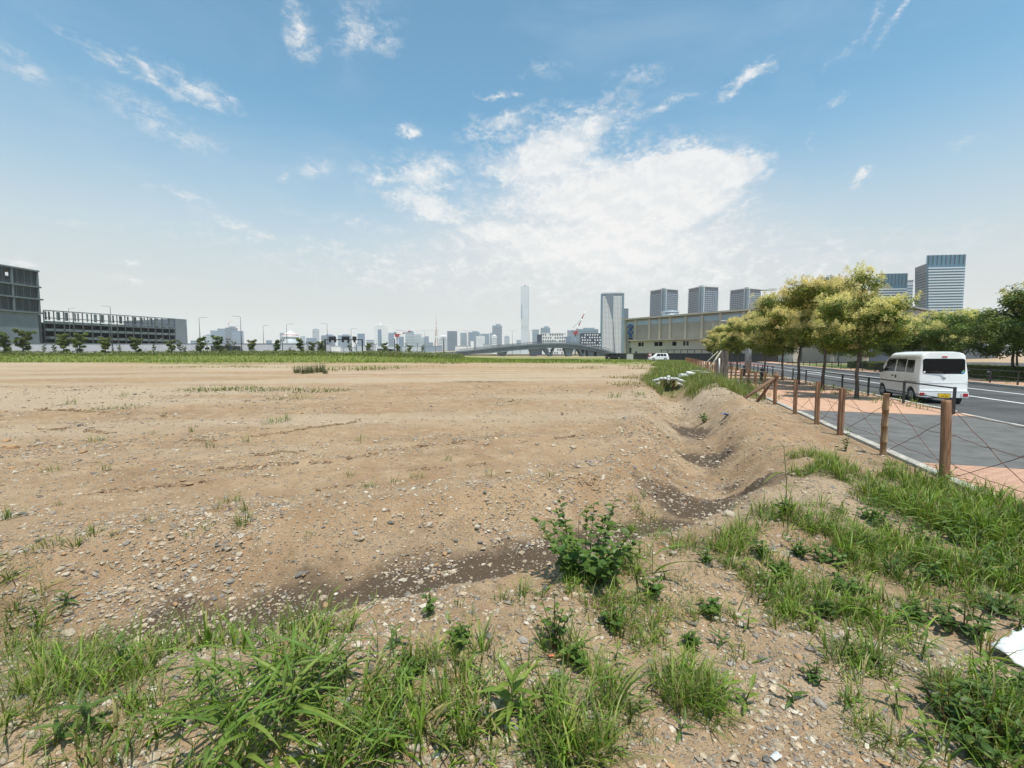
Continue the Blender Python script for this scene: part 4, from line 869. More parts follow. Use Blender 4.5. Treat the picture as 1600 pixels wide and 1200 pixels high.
SK = [(296, 309, 532, 2300, 'sk_blue', None, 'low blue slab building just past the car park end tower', None), (317, 328, 524, 2600, 'sk_teal', 'sk_pale', 'short pale teal block at the left of the blue office cluster', 'plant'), (327, 338, 517, 2650, 'sk_mid', 'sk_blue', 'stepped grey block in the blue office cluster', 'parapet'),
 (338, 351, 514, 2500, 'sk_blue', 'sk_mid', 'broad blue slab tower in the office cluster', 'parapet'), (349.5, 366, 512, 2450, 'sk_dark', 'sk_blue', 'dark blue tower topped by small cranes in the office cluster', 'plant'), (359, 374.5, 517, 2400, 'sk_blue', 'sk_mid', 'lower blue tower at the right edge of the office cluster', None),
 (405, 413, 540, 2300, 'sk_mid', None, 'tiny grey block behind the street lamp near the dome', None), (414, 422, 531.6, 2500, 'sk_blue', None, 'small blue block left of the white dome', None), (436, 448, 520, 2900, 'sk_mid', 'sk_blue', 'grey blue tower behind the left shoulder of the white dome', None), (468, 475, 525, 2900, 'sk_mid', 'sk_pale', 'narrow grey tower just right of the white dome', None),
 (477, 492, 528, 2600, 'sk_blue', 'sk_teal', 'low wide blue block between dome and round topped tower', None), (487, 496.5, 515, 3000, 'sk_mid', 'sk_pale', 'slim tower with rounded top left of the gantry', 'dome'), (499, 519, 524, 2500, 'sk_blue', 'sk_dark', 'wide blue office block behind the left sign box', 'plant'), (526, 546, 524, 2550, 'sk_blue', 'sk_mid', 'wide blue office block behind the middle sign box', 'plant'),
 (557, 568, 522, 2550, 'sk_blue', None, 'plain blue slab tower behind the right leg of the gantry', 'parapet'), (571, 583, 531, 2700, 'sk_mid', 'sk_pale', 'low pale block left of the white slotted tower', None), (606, 614.5, 520, 2600, 'sk_mid', 'sk_blue', 'slim grey tower right of the white slotted tower', None), (622, 630, 526, 2500, 'sk_blue', None, 'small blue block beside the red crane mast', None),
 (632, 645.5, 518.5, 2700, 'sk_teal', 'sk_pale', 'pale teal tower behind the crane jib', 'dome'), (645.5, 657, 522.5, 2700, 'sk_mid', 'sk_pale', 'pale grey tower with a red and white roof mast', None), (658, 663, 527, 2900, 'sk_pale', 'sk_mid', 'thin pale block next to the grey tower with roof mast', None), (663, 669.5, 525.5, 2800, 'sk_blue', 'sk_mid', 'narrow blue tower left of the lattice tower', None), (669, 676, 535, 2500, 'sk_blue', None, 'low dark block left of the lattice tower foot', None),
 (685, 699, 526, 2500, 'sk_white', 'sk_teal', 'light barrel roofed building right of the lattice tower', 'dome'), (698, 713.5, 518, 2350, 'sk_dark', 'sk_blue', 'dark slate slab tower right of the lattice tower', 'parapet'), (719, 728.5, 520, 2800, 'sk_teal', 'sk_mid', 'teal tower rising behind the bridge ramp', None), (731, 749, 519, 2850, 'sk_teal', 'sk_blue', 'broad teal tower behind the white annex block', 'plant'),
 (743, 757, 525.5, 2300, 'sk_white', 'sk_pale', 'bright white stepped block above the bridge ramp', 'plant'), (750, 764, 521.5, 2700, 'sk_teal', 'sk_mid', 'teal slab tower right of the bright white block', None), (735, 740, 533, 2200, 'sk_white', None, 'small white cube building above the bridge ramp', None), (765, 770, 520, 2900, 'sk_mid', None, 'thin grey tower beside the tall grey blue tower', None), (769, 784, 508.5, 2600, 'sk_mid', 'sk_dark', 'tall grey blue tower with raised corner left of the white chimney', 'plant'),
 (768, 776, 525, 2400, 'sk_white', 'sk_mid', 'pale ribbed block in front of the tall grey blue tower', 'dome'), (788, 796, 526, 3000, 'sk_mid', 'sk_pale', 'small round topped tower left of the white chimney', 'dome'), (807, 814, 531, 3000, 'sk_mid', None, 'little grey block at the foot of the white chimney', None),
 (832, 842.5, 515.5, 2600, 'sk_teal', 'sk_mid', 'teal grey tower right of the white chimney', 'parapet'), (845, 860, 512, 2700, 'sk_teal', 'sk_blue', 'teal glass tower with uneven top behind the white flats', 'plant'), (883, 894, 526, 1800, 'sk_blue', None, 'plain blue block right of the white flats', None), (887, 902, 516, 2200, 'sk_teal', 'sk_mid', 'teal block behind the red and white crane', None), (901, 937, 514, 2000, 'sk_teal', 'sk_glass', 'wide teal office block behind the dark flats', 'plant')]
for x0, x1, yt, Y, w, bd, lab, cr in SK:
    block(x0, x1, yt, Y, w, bd, lab, crown=cr, mast=26 if 'roof mast' in lab else 0)
# office cluster cranes
for px, py in ((357.5, 501), (368, 508)):
    a = at(px, 512 if px < 360 else 517, 2440); t = at(px, py, 2440); o = tag(empty('roof_crane', a), 'small red crane on the dark blue tower roof' if px < 360 else 'small red crane on the lower blue tower roof', 'crane'); h = t.z - a.z
    b = MB(); b.tube([(0, 0, -2), (0, 0, h * .6)], 1.2, 6); b.build('mast', M['tower_red'], o); b = MB(); b.tube([(-6, 0, h * .5), (14, 0, h)], .9, 6); b.build('jib', M['tower_red'], o)
# low bay-side clutter: sheds and warehouses
for i, (x0, x1, yt, c) in enumerate(((380, 402, 544, 'sk_pale'), (402, 414, 546, 'sk_white'), (424, 438, 541, 'sk_mid'), (476, 500, 543, 'sk_white'), (520, 534, 541, 'sk_white'), (540, 556, 543, 'sk_pale'), (556, 583, 540, 'sk_pale'), (604, 622, 541, 'sk_pale'), (630, 660, 541.5, 'sk_pale'), (662, 690, 541, 'sk_mid'), (712, 735, 541, 'sk_white'), (755, 768, 538, 'sk_pale'), (783, 812, 539, 'sk_pale'), (828, 850, 539, 'sk_mid'), (786, 800, 549, 'sk_white'), (800, 815, 550, 'sk_pale'), (815, 826, 547, 'sk_white'), (866, 884, 546, 'sk_mid'), (870, 882, 549, 'sk_pale'), (894, 903, 547, 'wh_pale'))):
    Y = 1500 + i * 23; a, c2 = at(x0, yt, Y), at(x1, yt, Y); root = tag(empty('quay_shed', ((a.x + c2.x) / 2, Y, 0)), 'low pale waterside shed at the foot of the far skyline', 'shed', 'low sheds along the far waterside')
    b = MB(); b.box((0, 0, a.z / 2), (c2.x - a.x, 30, a.z)); b.build('wall', M[c], root); b = MB(); b.box((0, 0, a.z + .6), (c2.x - a.x + 2, 32, 1.2)); b.build('roof', M['sk_mid'], root)
# white slotted tower
o = block(583, 603.5, 508.5, 2400, 'sk_white', 'sk_pale', 'white tower with a tall blue slot and a small roof ball', 8, .3, turn=0.0, depth=45)
a = at(588.5, 515, 2400); c = at(594.5, 541, 2400); x0 = a.x - o.location.x; x1 = c.x - o.location.x
b = MB(); b.box(((x0 + x1) / 2, -23.2, (a.z + c.z) / 2), (x1 - x0, 1.6, a.z - c.z)); b.build('glass_slot', M['sk_blue'], o)
b = MB(); h = at(583, 508.5, 2400).z; b.tube([(-3, 0, h), (-3, 0, h + 5), (-3, 0, h + 10), (-3, 0, h + 14)], [3, 6, 6, 1], 10); b.build('roof_ball', M['sk_white'], o)
# white dome
a = at(440, 527, 2000); c = at(467, 527, 2000); pk = at(455.5, 516, 2000); r = (c.x - a.x) / 2; cx = (a.x + c.x) / 2
dm = tag(empty('domed_hall', (cx, 2000, 0)), 'white peaked dome hall with a pink band', 'dome hall')
b = MB(); b.tube([(0, 0, 0), (0, 0, a.z)], r * .92, 20); b.build('drum', M['sk_pale'], dm)
b = MB(); b.tube([(0, 0, a.z), (0, 0, a.z + 5), (0, 0, a.z + 16), (0, 0, pk.z - 6), (0, 0, pk.z)], [r, r * .95, r * .6, r * .22, r * .02], 20); rf = b.build('roof', M['sk_white'], dm)
b = MB(); b.tube([(0, 0, a.z + 8), (0, 0, a.z + 12)], [r * .90, r * .78], 20); b.build('pink_band', M['brick_red'], rf)
# lattice tower
a = at(682, 541, 3900); t = at(682, 494, 3900); H_ = t.z
lt = tag(empty('lattice_tower', (a.x, 3900, 0)), 'slender red and white lattice broadcasting tower', 'tower')
prof = [(0, 46), (.12, 27), (.25, 17), (.42, 10), (.6, 5.5), (.76, 3)]
for sx_, sy_ in ((1, 1), (1, -1), (-1, 1), (-1, -1)): b = MB(); b.tube([(sx_ * r * .72, sy_ * r * .72, z * H_) for z, r in prof], [5, 4.5, 4, 3.4, 2.6, 1.8], 6); b.build('leg', M['tower_red'], lt)
for i, (z, r) in enumerate([(.06, 36), (.12, 27), (.18, 22), (.25, 17), (.33, 13), (.42, 10), (.5, 8), (.6, 5.5), (.68, 4)]): b = MB(); b.box((0, 0, z * H_), (r * 1.5, r * 1.5, 4)); b.build('lattice_tier', M['sk_white' if i % 2 else 'tower_red'], lt)
b = MB(); b.box((0, 0, .44 * H_), (30, 30, 12)); b.build('main_deck', M['sk_white'], lt); b = MB(); b.box((0, 0, .74 * H_), (13, 13, 8)); b.build('top_deck', M['sk_white'], lt)
b = MB(); b.tube([(0, 0, .75 * H_), (0, 0, .9 * H_), (0, 0, H_)], [3, 2.2, 1], 8); b.build('antenna', M['tower_red'], lt)
# incinerator chimney
a, c = at(814, 448, 1250), at(826.5, 448, 1250); w = c.x - a.x; h = a.z
ch = tag(empty('chimney_tower', ((a.x + c.x) / 2, 1250, 0), -.1), 'tall plain white square chimney tower with small blue marks', 'chimney')
b = MB(); b.add([(sx_ * w / 2 * k, sy_ * w / 2 * k, z) for z, k in ((0, .94), (h * .45, .92), (h * .58, .98), (h, .99)) for sx_, sy_ in ((-1, -1), (1, -1), (1, 1), (-1, 1))], [(4 * i + j, 4 * i + (j + 1) % 4, 4 * i + 4 + (j + 1) % 4, 4 * i + 4 + j) for i in range(3) for j in range(4)] + [(12, 13, 14, 15)])
M['chimney_white'] = mat('chimney_white', (.50, .55, .61), .7, var=.04, vscale=.02); b.build('shaft', M['chimney_white'], ch)
for k in range(6): b = MB(); b.box((-w * .36, -w * .5, h * (.54 + .035 * k)), (2.2, .8, 3)); b.build('blue_mark', M['logo_blue'], ch)
for xx, zz in ((.2, .70), (-.25, .40), (.2, .40), (-.25, .08), (.2, .08)): b = MB(); b.box((w * xx, -w * .49, h * zz), (1.4, 1.6, 1.4)); b.build('vent', M['sk_dark'], ch)
b = MB(); b.box((0, 0, h + 1.6), (4, 4, 3.6)); b.build('beacon_housing', M['sk_dark'], ch)
# flats behind the bridge
def flats(px0, px1, yt, Y, wall, win, nx_, nz_, label, stair=None):
    a, c = at(px0, yt, Y), at(px1, yt, Y); w = c.x - a.x; h = a.z; root = tag(empty('apartment_block', ((a.x + c.x) / 2, Y, 0), -.06), label, 'building')
    b = MB(); b.box((0, 8, h / 2), (w, 16, h)); b.build('wall', M[wall], root); b = MB(); b.box((0, 8, h + .3), (w + .6, 16.6, .6)); b.build('roof', M[wall], root)
    b = MB(); b.box((0, 0, 0), (w / nx_ * .5, .3, h / nz_ * .5)); wm = b.mesh('window', M[win])
    for i in range(nx_):
        for k in range(nz_):
            if (i * 5 + k * 3) % 7 == 0: continue
            link('window', wm, root, ((i + .5) * w / nx_ - w / 2 + ((k % 2) * .5), -.12, (k + .6) * h / nz_))
    if stair: b = MB(); b.box((-w / 2 - 3.2, 8, h / 2 - .6), (6.2, 15, h - 1.2)); b.build('stair_tower', M[stair], root)
flats(847, 884, 521, 560, 'sk_white', 'sk_dark', 10, 7, 'white apartment block with dark windows and a dark stair tower', 'sk_dark')
flats(908, 939, 521.5, 520, 'sk_dark', 'sk_white', 8, 8, 'dark apartment block with white window panels beside the glass tower')
# tower cranes
def crane(mx, my0, my1, jx, jy, bx, by, Y, label):
    a, t, j, k = at(mx, my0, Y), at(mx, my1, Y), at(jx, jy, Y), at(bx, by, Y); root = tag(empty('tower_crane', a), label, 'crane'); L = lambda p: Vector(p) - Vector(a)
    s = Y / 520
    b = MB(); b.tube([(0, 0, -15), L(t)], .9 * s, 4); b.build('mast', M['sk_mid'], root)
    b = MB(); b.box(L(t), (4.5 * s, 3 * s, 3.4 * s)); b.build('cab', M['red_paint'], root)
    for i in range(6): b = MB(); b.tube([L(t).lerp(L(j), i / 6), L(t).lerp(L(j), (i + 1) / 6)], .62 * s, 4); b.build('jib_section', M['sk_white' if i % 2 else 'red_paint'], root)
    b = MB(); b.tube([L(t), L(k)], .8 * s, 4); b.build('counter_jib', M['red_paint'], root)
    b = MB(); b.tube([L(k) + Vector((0, 0, 4 * s)), L(t).lerp(L(j), .7)], .16 * s, 4); b.build('stay', M['sk_mid'], root)
    b = MB(); b.box(L(k), (2.4 * s, 2 * s, 3 * s)); b.build('counterweight', M['sk_mid'], root)
crane(899, 541, 520.5, 914, 487, 895, 518, 520, 'red and white tower crane with raised jib beside the dark flats')
crane(620.5, 545, 524, 645.5, 515.5, 617.5, 521, 700, 'small red and white tower crane left of the lattice tower')
# faceted glass tower
a, c = at(940, 458.5, 1100), at(974, 458.5, 1100); w = c.x - a.x; h = a.z
gt_ = tag(empty('glass_tower', ((a.x + c.x) / 2, 1100, 0), -.2), 'tall pale gridded tower crossed by a dark diagonal sweep', 'building')
M['gt_pale'] = mat('gt_pale', (.58, .60, .61), .5); b = MB(); b.box((0, 20, h / 2), (w, 40, h)); b.build('wall', M['sk_glass'], gt_)
b = MB()
for k in range(15): b.box((-w / 2 + (k + .5) * w / 15, -.5, h * .48), (w / 15 * .5, 1.0, h * .96))
tag(b.build('mullion', M['gt_pale'], gt_), kind='stuff')
b = MB()
for k in range(46): b.box((0, 19.4, 3 + k * (h - 8) / 46), (w + 1.4, 41.4, 1.5))
tag(b.build('floor_band', M['gt_pale'], gt_), kind='stuff')
sw = [(-.33, 1.0), (-.16, .82), (.02, .58), (.10, 0), (.17, 0), (.05, .6), (.05, 1.0)]
M['sweep'] = mat('sweep', (.09, .13, .17), .35); b = MB(); b.slab([(x * w, z * h * .985) for x, z in sw], (0, -1.1, 0), (1, 0, 0), (0, 0, 1), (0, -1, 0), .8); b.build('dark_sweep', M['sweep'], gt_)
b = MB(); b.box((0, 20, h + 2), (w * .9, 34, 4)); b.build('roof_crown', M['gt_pale'], gt_)
for s in (-1, 1): b = MB(); b.box((s * (w / 2 - 1), -1.0, h / 2), (5, 3.2, h)); b.build('glass_edge', M['sk_teal'], gt_)
block(975, 982.5, 482, 1250, 'sk_dark', 'sk_mid', 'slim dark tower peeping out beside the gridded glass tower', 4, .35, turn=0)
# three corner-on residential towers
M['balcony'] = mat('balcony', (.22, .30, .40), .5)
def twr(px0, px1, yt, Y, label, low=False, k=0):
    a, c = at(px0, yt, Y), at(px1, yt, Y); cx = (a.x + c.x) / 2; w = (c.x - a.x); sd = w / 1.36; h = a.z; vw = math.atan2(cx, Y)
    root = tag(empty('residential_tower', (cx, Y + sd * .7, 0), -vw + R_(45) + k), label, 'building', 'twin style residential towers')
    b = MB(); b.box((0, 0, h / 2), (sd, sd, h)); b.build('wall', M['sk_dark'], root)
    n = 31; b = MB()
    for i in range(n): b.box((0, 0, 4 + i * (h - 10) / n), (sd + 2.2, sd + 2.2, (h - 10) / n * .46))
    tag(b.build('balcony_band', M['balcony'], root), kind='stuff')
    b = MB()
    for i in range(7):
        t = -sd / 2 + (i + .5) * sd / 7
        for s in (-1, 1): b.box((t, s * (sd / 2 + .9), h / 2), (1.0, 1.4, h - 4)); b.box((s * (sd / 2 + .9), t, h / 2), (1.4, 1.0, h - 4))
    tag(b.build('fin', M['sk_dark'], root), kind='stuff')
    q = -sd / 2 - .4                         # light blue glass corner turned to the viewer
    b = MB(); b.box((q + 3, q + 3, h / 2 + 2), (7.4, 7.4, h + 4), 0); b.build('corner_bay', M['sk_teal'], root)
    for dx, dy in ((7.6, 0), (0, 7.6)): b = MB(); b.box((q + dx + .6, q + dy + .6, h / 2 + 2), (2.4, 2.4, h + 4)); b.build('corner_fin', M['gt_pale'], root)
    b = MB(); b.box((0, 0, h + 1.5), (sd + 4, sd + 4, 1.6)); b.build('roof_rim', M['gt_pale'], root)
    return root
twr(1024.5, 1065, 452, 1235, 'slate blue residential tower nearest the gridded glass tower'); twr(1087, 1129.5, 448, 1235, 'slate blue residential tower standing alone above the middle of the warehouse roof', k=-.1); twr(1155, 1197, 451, 1235, 'slate blue residential tower partly hidden by the blossoming trees', k=.12)
a, c = at(1035, 486, 1000), at(1060, 486, 1000); o = tag(empty('round_hotel', ((a.x + c.x) / 2, 1000, 0)), 'low round fronted building before the first residential tower', 'building'); b = MB(); b.tube([(0, 0, 0), (0, 0, a.z)], (c.x - a.x) / 2, 20, smooth=True); b.build('wall', M['sk_mid'], o)
b = MB()
for k in range(5): b.tube([(0, 0, a.z - 4 - k * 7), (0, 0, a.z - 2 - k * 7)], (c.x - a.x) / 2 + .6, 20)
tag(b.build('floor_band', M['sk_pale'], o), kind='stuff')
# flared office towers on the right
M['gl_teal'] = mat('gl_teal', (.035, .135, .21), .2, var=.15, vscale=.03); M['gl_dark'] = mat('gl_dark', (.05, .075, .095), .3, var=.15, vscale=.03); M['band_white'] = mat('band_white', (.43, .51, .57), .5); M['band_shaded'] = mat('band_shaded', (.24, .27, .29), .5)  # side wing glass and side bands: left face's shade put into their colour
def ploft(b, P0, z0, P1, z1):
    n = len(P0); b.add([(x, y, z0) for x, y in P0] + [(x, y, z1) for x, y in P1], [tuple(range(n))[::-1], tuple(range(n, 2 * n))] + [(i, (i + 1) % n, n + (i + 1) % n, n + i) for i in range(n)])
def flared(xs, Y, ytop, ylow, label, zbandtop, nb):
    xl, xm, xr_t, xr_b = xs; zt_ = at(xm, ytop, Y).z; zl_ = at(xl, ylow, Y + 30).z
    def g(px, y, py=552): q = at(px, py, y); return (q.x, y)
    c0 = g((xl + xr_t) / 2, Y); root = tag(empty('office_tower', (c0[0], Y, 0)), label, 'building'); loc = lambda p: (p[0] - c0[0], p[1] - Y)
    rt = lambda f: xr_b + (xr_t - xr_b) * f
    yy = lambda f: 552 + (ytop - 552) * f
    P = lambda f: [loc(g(xm, Y, yy(f))), loc(g(rt(f), Y - 6, yy(f))), loc(g(rt(f) - 1, Y + 42, yy(f))), loc(g(xm - 1, Y + 42, yy(f)))]
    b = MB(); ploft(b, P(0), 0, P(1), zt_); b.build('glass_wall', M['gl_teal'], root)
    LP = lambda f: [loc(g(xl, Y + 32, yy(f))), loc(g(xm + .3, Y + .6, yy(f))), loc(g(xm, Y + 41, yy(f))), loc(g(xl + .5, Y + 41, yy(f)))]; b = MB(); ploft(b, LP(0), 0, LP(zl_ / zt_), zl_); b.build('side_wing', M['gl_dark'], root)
    b1, b2 = MB(), MB()
    for k in range(nb):
        z = 2 + k * zbandtop / nb; hgt = zbandtop / nb * .48; f = z / zt_
        A = loc(g(xm + 2, Y - .6, yy(f))); B = loc(g(rt(f) - 1.2, Y - 6.6, yy(f))); n_ = Vector((B[1] - A[1], -(B[0] - A[0]), 0)).normalized() * -1
        pl_ = [A, B, (B[0], B[1] - .9), (A[0], A[1] - .9)]; ploft(b1, pl_, z, pl_, z + hgt)
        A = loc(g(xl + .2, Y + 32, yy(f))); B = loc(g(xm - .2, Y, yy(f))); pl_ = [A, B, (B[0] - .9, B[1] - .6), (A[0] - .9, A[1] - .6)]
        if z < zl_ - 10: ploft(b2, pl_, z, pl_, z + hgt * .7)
    tag(b1.build('sunshade_band', M['band_white'], root), kind='stuff'); tag(b2.build('side_band', M['band_shaded'], root), kind='stuff')
    b = MB()
    for k in range(9):
        A = Vector(loc(g(xm, Y, ytop))); B = Vector(loc(g(xr_t, Y - 6, ytop))); p = A.lerp(B, (k + .5) / 9); b.box((p.x, p.y - .5, (zbandtop + zt_) / 2 + 2), (.5, .8, zt_ - zbandtop - 4))
    tag(b.build('crown_mullion', M['gl_dark'], root), kind='stuff'); return root
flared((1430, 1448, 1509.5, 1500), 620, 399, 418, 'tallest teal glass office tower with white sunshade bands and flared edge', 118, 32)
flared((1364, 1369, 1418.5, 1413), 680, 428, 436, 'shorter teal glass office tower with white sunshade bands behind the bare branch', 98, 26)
block(1418, 1430, 440, 760, 'sk_white', 'sk_mid', 'narrow white link building between the two teal office towers', 5, .4, turn=0, crown='parapet')

# ------------------------------------------------------------------ trees
def leaf_quads(P, nrm, size, colr, g):
    """rhombic leaves at points P with normals nrm"""
    n = len(P); r = g.normal(size=(n, 3)); a = np.cross(nrm, r); a /= np.linalg.norm(a, axis=1)[:, None] + 1e-9; b = np.cross(nrm, a)
    s = size[:, None]; fold = nrm * s * .18
    V = np.stack([P - a * s, P + b * s * .5 - fold, P + a * s, P - b * s * .5 - fold], 1).reshape(-1, 3)
    return V, np.arange(4 * n).reshape(n, 4), np.repeat(colr, 4, 0)
def make_tree(name, seed, h, cr, cb, nclump, nleaf, lsize, cream, greens, m, spread=1.0, lean=0.0, spire=0.0, trunk_r=.085, vase=False, panicle=True):
    g = np.random.default_rng(seed); R = random.Random(seed); wood = MB()
    tp = [Vector((0, 0, -.3))]; n = 7
    for i in range(1, n + 1): tp.append(Vector((lean * i / n + R.uniform(-.05, .05) * h / 5, R.uniform(-.05, .05) * h / 5, h * .80 * i / n)))
    tr = [trunk_r * (1.25 if i == 0 else 1 - .80 * i / n) for i in range(n + 1)]; wood.tube(tp, tr, 8)
    tip = []; nl = 11
    for k in range(nl):
        t = (.05 + .92 * k / nl); z = cb + (h * .80 - cb) * t; i = min(n - 1, int(z / (h * .8) * n)); p0 = tp[i].lerp(tp[i + 1], z / (h * .8) * n - i)
        a = k * 2.4 + R.uniform(-.4, .4); env = (math.sin(math.pi * (.24 + .66 * t)) ** .6 if not vase else (.55 + .35 * t)); ln_ = cr * env * R.uniform(.75, 1.1)
        up = R.uniform(.05, .5) * (2.6 if vase else 1); end = p0 + Vector((math.cos(a) * ln_, math.sin(a) * ln_, ln_ * up)); mid = p0.lerp(end, .5) + Vector((0, 0, ln_ * .07 + R.uniform(-.08, .08)))
        r0 = trunk_r * .42 * (1 - .5 * t); wood.tube([p0, mid, end], [r0, r0 * .65, r0 * .25], 5, cap=False)
        tip += [end, mid.lerp(end, .5), p0.lerp(end, .3)]
        for q in range(4):
            s0 = p0.lerp(end, R.uniform(.35, .9)) + Vector((0, 0, ln_ * .05)); da = a + R.uniform(-1.3, 1.3); l2 = ln_ * R.uniform(.25, .5); e2 = s0 + Vector((math.cos(da) * l2, math.sin(da) * l2, l2 * R.uniform(.1, .8)))
            wood.tube([s0, e2], [r0 * .38, r0 * .12], 4, cap=False); tip.append(e2)
    tip += [tp[-1], tp[-1] + Vector((0, 0, h * .08)), tp[-1] + Vector((.15, .1, h * .04))]
    if spire:
        sp_ = [tp[-2], tp[-1] + Vector((.05, .05, spire * .5)), tp[-1] + Vector((.0, .0, spire))]; wood.tube(sp_, [.03, .018, .008], 5)
        for a_, l_ in ((.3, .5), (2.6, .35), (4.4, .4)): e = sp_[1] + Vector((math.cos(a_) * l_, math.sin(a_) * l_, l_ * .9)); wood.tube([sp_[1], e], [.012, .005], 4); tip += [e] if a_ == 2.6 else []
        tip += [sp_[2], sp_[2] + Vector((.12, 0, .06))]
    R.shuffle(tip); tip = tip[:nclump] if nclump < len(tip) else tip
    Ps, Ns, Ss, Cs = [], [], [], []; zmid = (cb + h) / 2
    for c in tip:
        r = R.uniform(.20, .36) * cr; m_ = int(nleaf / len(tip) * R.uniform(.6, 1.4)); d = g.normal(size=(m_, 3)); d /= np.linalg.norm(d, axis=1)[:, None]
        rad = g.random(m_) ** .45; P = np.array(c) + d * rad[:, None] * np.array([r, r, r * .7]); P[:, 2] -= .10 * (np.hypot(d[:, 0], d[:, 1]) * rad) ** 2 * r
        nr = d * .5 + np.array([0, 0, .75]) + g.normal(size=(m_, 3)) * .45; nr /= np.linalg.norm(nr, axis=1)[:, None]
        base = np.array(greens[R.randrange(len(greens))]) * R.uniform(.8, 1.2); cc = base * g.uniform(.75, 1.25, (m_, 1)); Ps.append(P); Ns.append(nr); Ss.append(lsize * g.uniform(.6, 1.25, m_)); Cs.append(cc)
        out = math.hypot(c.x, c.y) / cr + (c.z - zmid) / (h - cb)
        if cream and R.random() < cream * (.45 + .9 * max(0, out)):
            for _ in range(R.randrange(7, 13)):  # flower sprays standing above the leaves
                m2 = int(nleaf / len(tip) * .30); o = np.array(c) + np.array([R.uniform(-.95, .95) * r, R.uniform(-.95, .95) * r, r * R.uniform(.15, .65)]); hh = cr * R.uniform(.09, .19)
                q = g.random(m2); w = (1 - q) * cr * .06 + .008; P = o + np.stack([g.normal(size=m2) * w, g.normal(size=m2) * w, q * hh], 1)
                nr = g.normal(size=(m2, 3)); nr[:, 2] += .6; nr /= np.linalg.norm(nr, axis=1)[:, None]
                cr_ = np.array((.80, .69, .34)) * g.uniform(.7, 1.1, (m2, 1)) + np.array((0, .02, 0)); Ps.append(P); Ns.append(nr); Ss.append(lsize * .5 * g.uniform(.6, 1.2, m2)); Cs.append(cr_)
    V, F, C = leaf_quads(np.concatenate(Ps), np.concatenate(Ns), np.concatenate(Ss), np.concatenate(Cs), g)
    return wood.mesh('trunk', M['bark']), np_mesh('crown', V, [F], m, C)
def put_tree(meshes, loc, rz, scl, label, group, name):
    root = tag(empty(name, loc, rz), label, 'tree', group); root.scale = (scl,) * 3 if isinstance(scl, (int, float)) else scl
    link('trunk', meshes[0], root); link('crown', meshes[1], root); return root
GB = [(.145, .190, .028), (.105, .155, .025), (.180, .210, .036)]
GD = [(.115, .165, .034), (.085, .130, .030), (.150, .190, .040)]
TB = [make_tree('a', 11, 4.5, 1.6, 1.7, 90, 20000, .055, .95, GB, M['tree_leaf'], spire=1.25), make_tree('b', 12, 6.0, 2.0, 1.9, 90, 26000, .056, 1.0, GB, M['tree_leaf']), make_tree('c', 13, 5.8, 1.95, 1.8, 90, 26000, .056, 1.05, GB, M['tree_leaf'])]
BL = ['blossoming street tree with a bare spire of branches, beside the white van', 'broad cream blossoming street tree, next beyond the spired tree', 'cream blossoming street tree, third beyond the van along the kerb', 'cream blossoming street tree, fourth beyond the van along the kerb', 'blossoming street tree just before the grey street lamp', 'blossoming street tree just beyond the grey street lamp']
TU = [(13.0, 3.34, 0, .97, 2.6), (17.3, 3.45, 1, .99, 1.1), (21.4, 3.43, 2, 1.04, 2.3), (25.1, 3.44, 1, .93, 3.7), (30.4, 3.4, 2, .92, 4.9), (36.4, 3.3, 1, .97, 5.6), (42.8, 3.3, 2, .96, .9), (47.8, 3.3, 1, .93, 2.8), (51.9, 3.3, 2, .93, 4.2), (57, 3.3, 1, .93, 1.9), (62, 3.3, 2, .85, 3.9)]
for i, (u, v, k, s, rz) in enumerate(TU):
    put_tree(TB[k], RW(u, v, .0), rz, (s * .92, s * .92, s * .97), BL[i] if i < len(BL) else 'blossoming street tree in the far end of the kerbside row', 'blossoming trees along the near kerb', 'street_tree')
TD = [make_tree('d', 21, 6.4, 2.2, 1.6, 90, 17000, .08, .05, GD, M['tree_leaf'], spire=.5, trunk_r=.11), make_tree('e', 22, 5.6, 2.3, 1.7, 90, 18000, .08, .35, GD + GB[:1], M['tree_leaf'], trunk_r=.10)]
FT = [(28.3, 18.6, 0, 1.22, .4, 'dark green tree with ragged top behind the far bollards'), (31.5, 18.2, 0, .93, 2.0, 'dark leafy tree behind the hedge across the road'), (36.5, 17.6, 1, .95, 1.2, 'spreading green tree with a few pale blossoms right behind the van roof'), (41.5, 17.5, 1, .9, 3.1, 'green tree across the road left of the van roof'), (47, 17.5, 1, .85, 4.4, 'shadowy green tree across the road between the street tree trunks'), (54, 17.5, 0, .8, 5.5, 'slim dark tree across the road before the warehouse corner'), (61, 17.5, 1, .8, .2, 'dark tree across the road before the loading door'),
      (35, 25.5, 0, .95, 3.3, 'dark back row tree beside the white truck'), (44, 25.5, 1, .95, 5.1, 'dark back row tree in front of the warehouse wing'), (54, 25, 0, .9, 1.5, 'dark back row tree by the warehouse corner'), (24.6, 21, 1, 1.05, 2.6, 'dense dark tree at the outer end of the hedge')]
for u, v, k, s, rz, lab in FT: put_tree(TD[k], RW(u, v, 0), rz, s, lab, 'trees across the road', 'verge_tree')
TY = [make_tree('f', 31, 4.4, 1.15, .8, 60, 3600, .15, 0, [(.14, .18, .04), (.11, .15, .035)], M['tree_leaf'], trunk_r=.11, vase=True), make_tree('g', 32, 4.2, 1.1, .7, 60, 3600, .15, 0, [(.17, .195, .04), (.14, .175, .035)], M['tree_leaf'], trunk_r=.11, vase=True), make_tree('h', 33, 4.4, .75, 1.0, 40, 1100, .14, 0, [(.11, .135, .045)], M['tree_leaf'], trunk_r=.08, vase=True)]
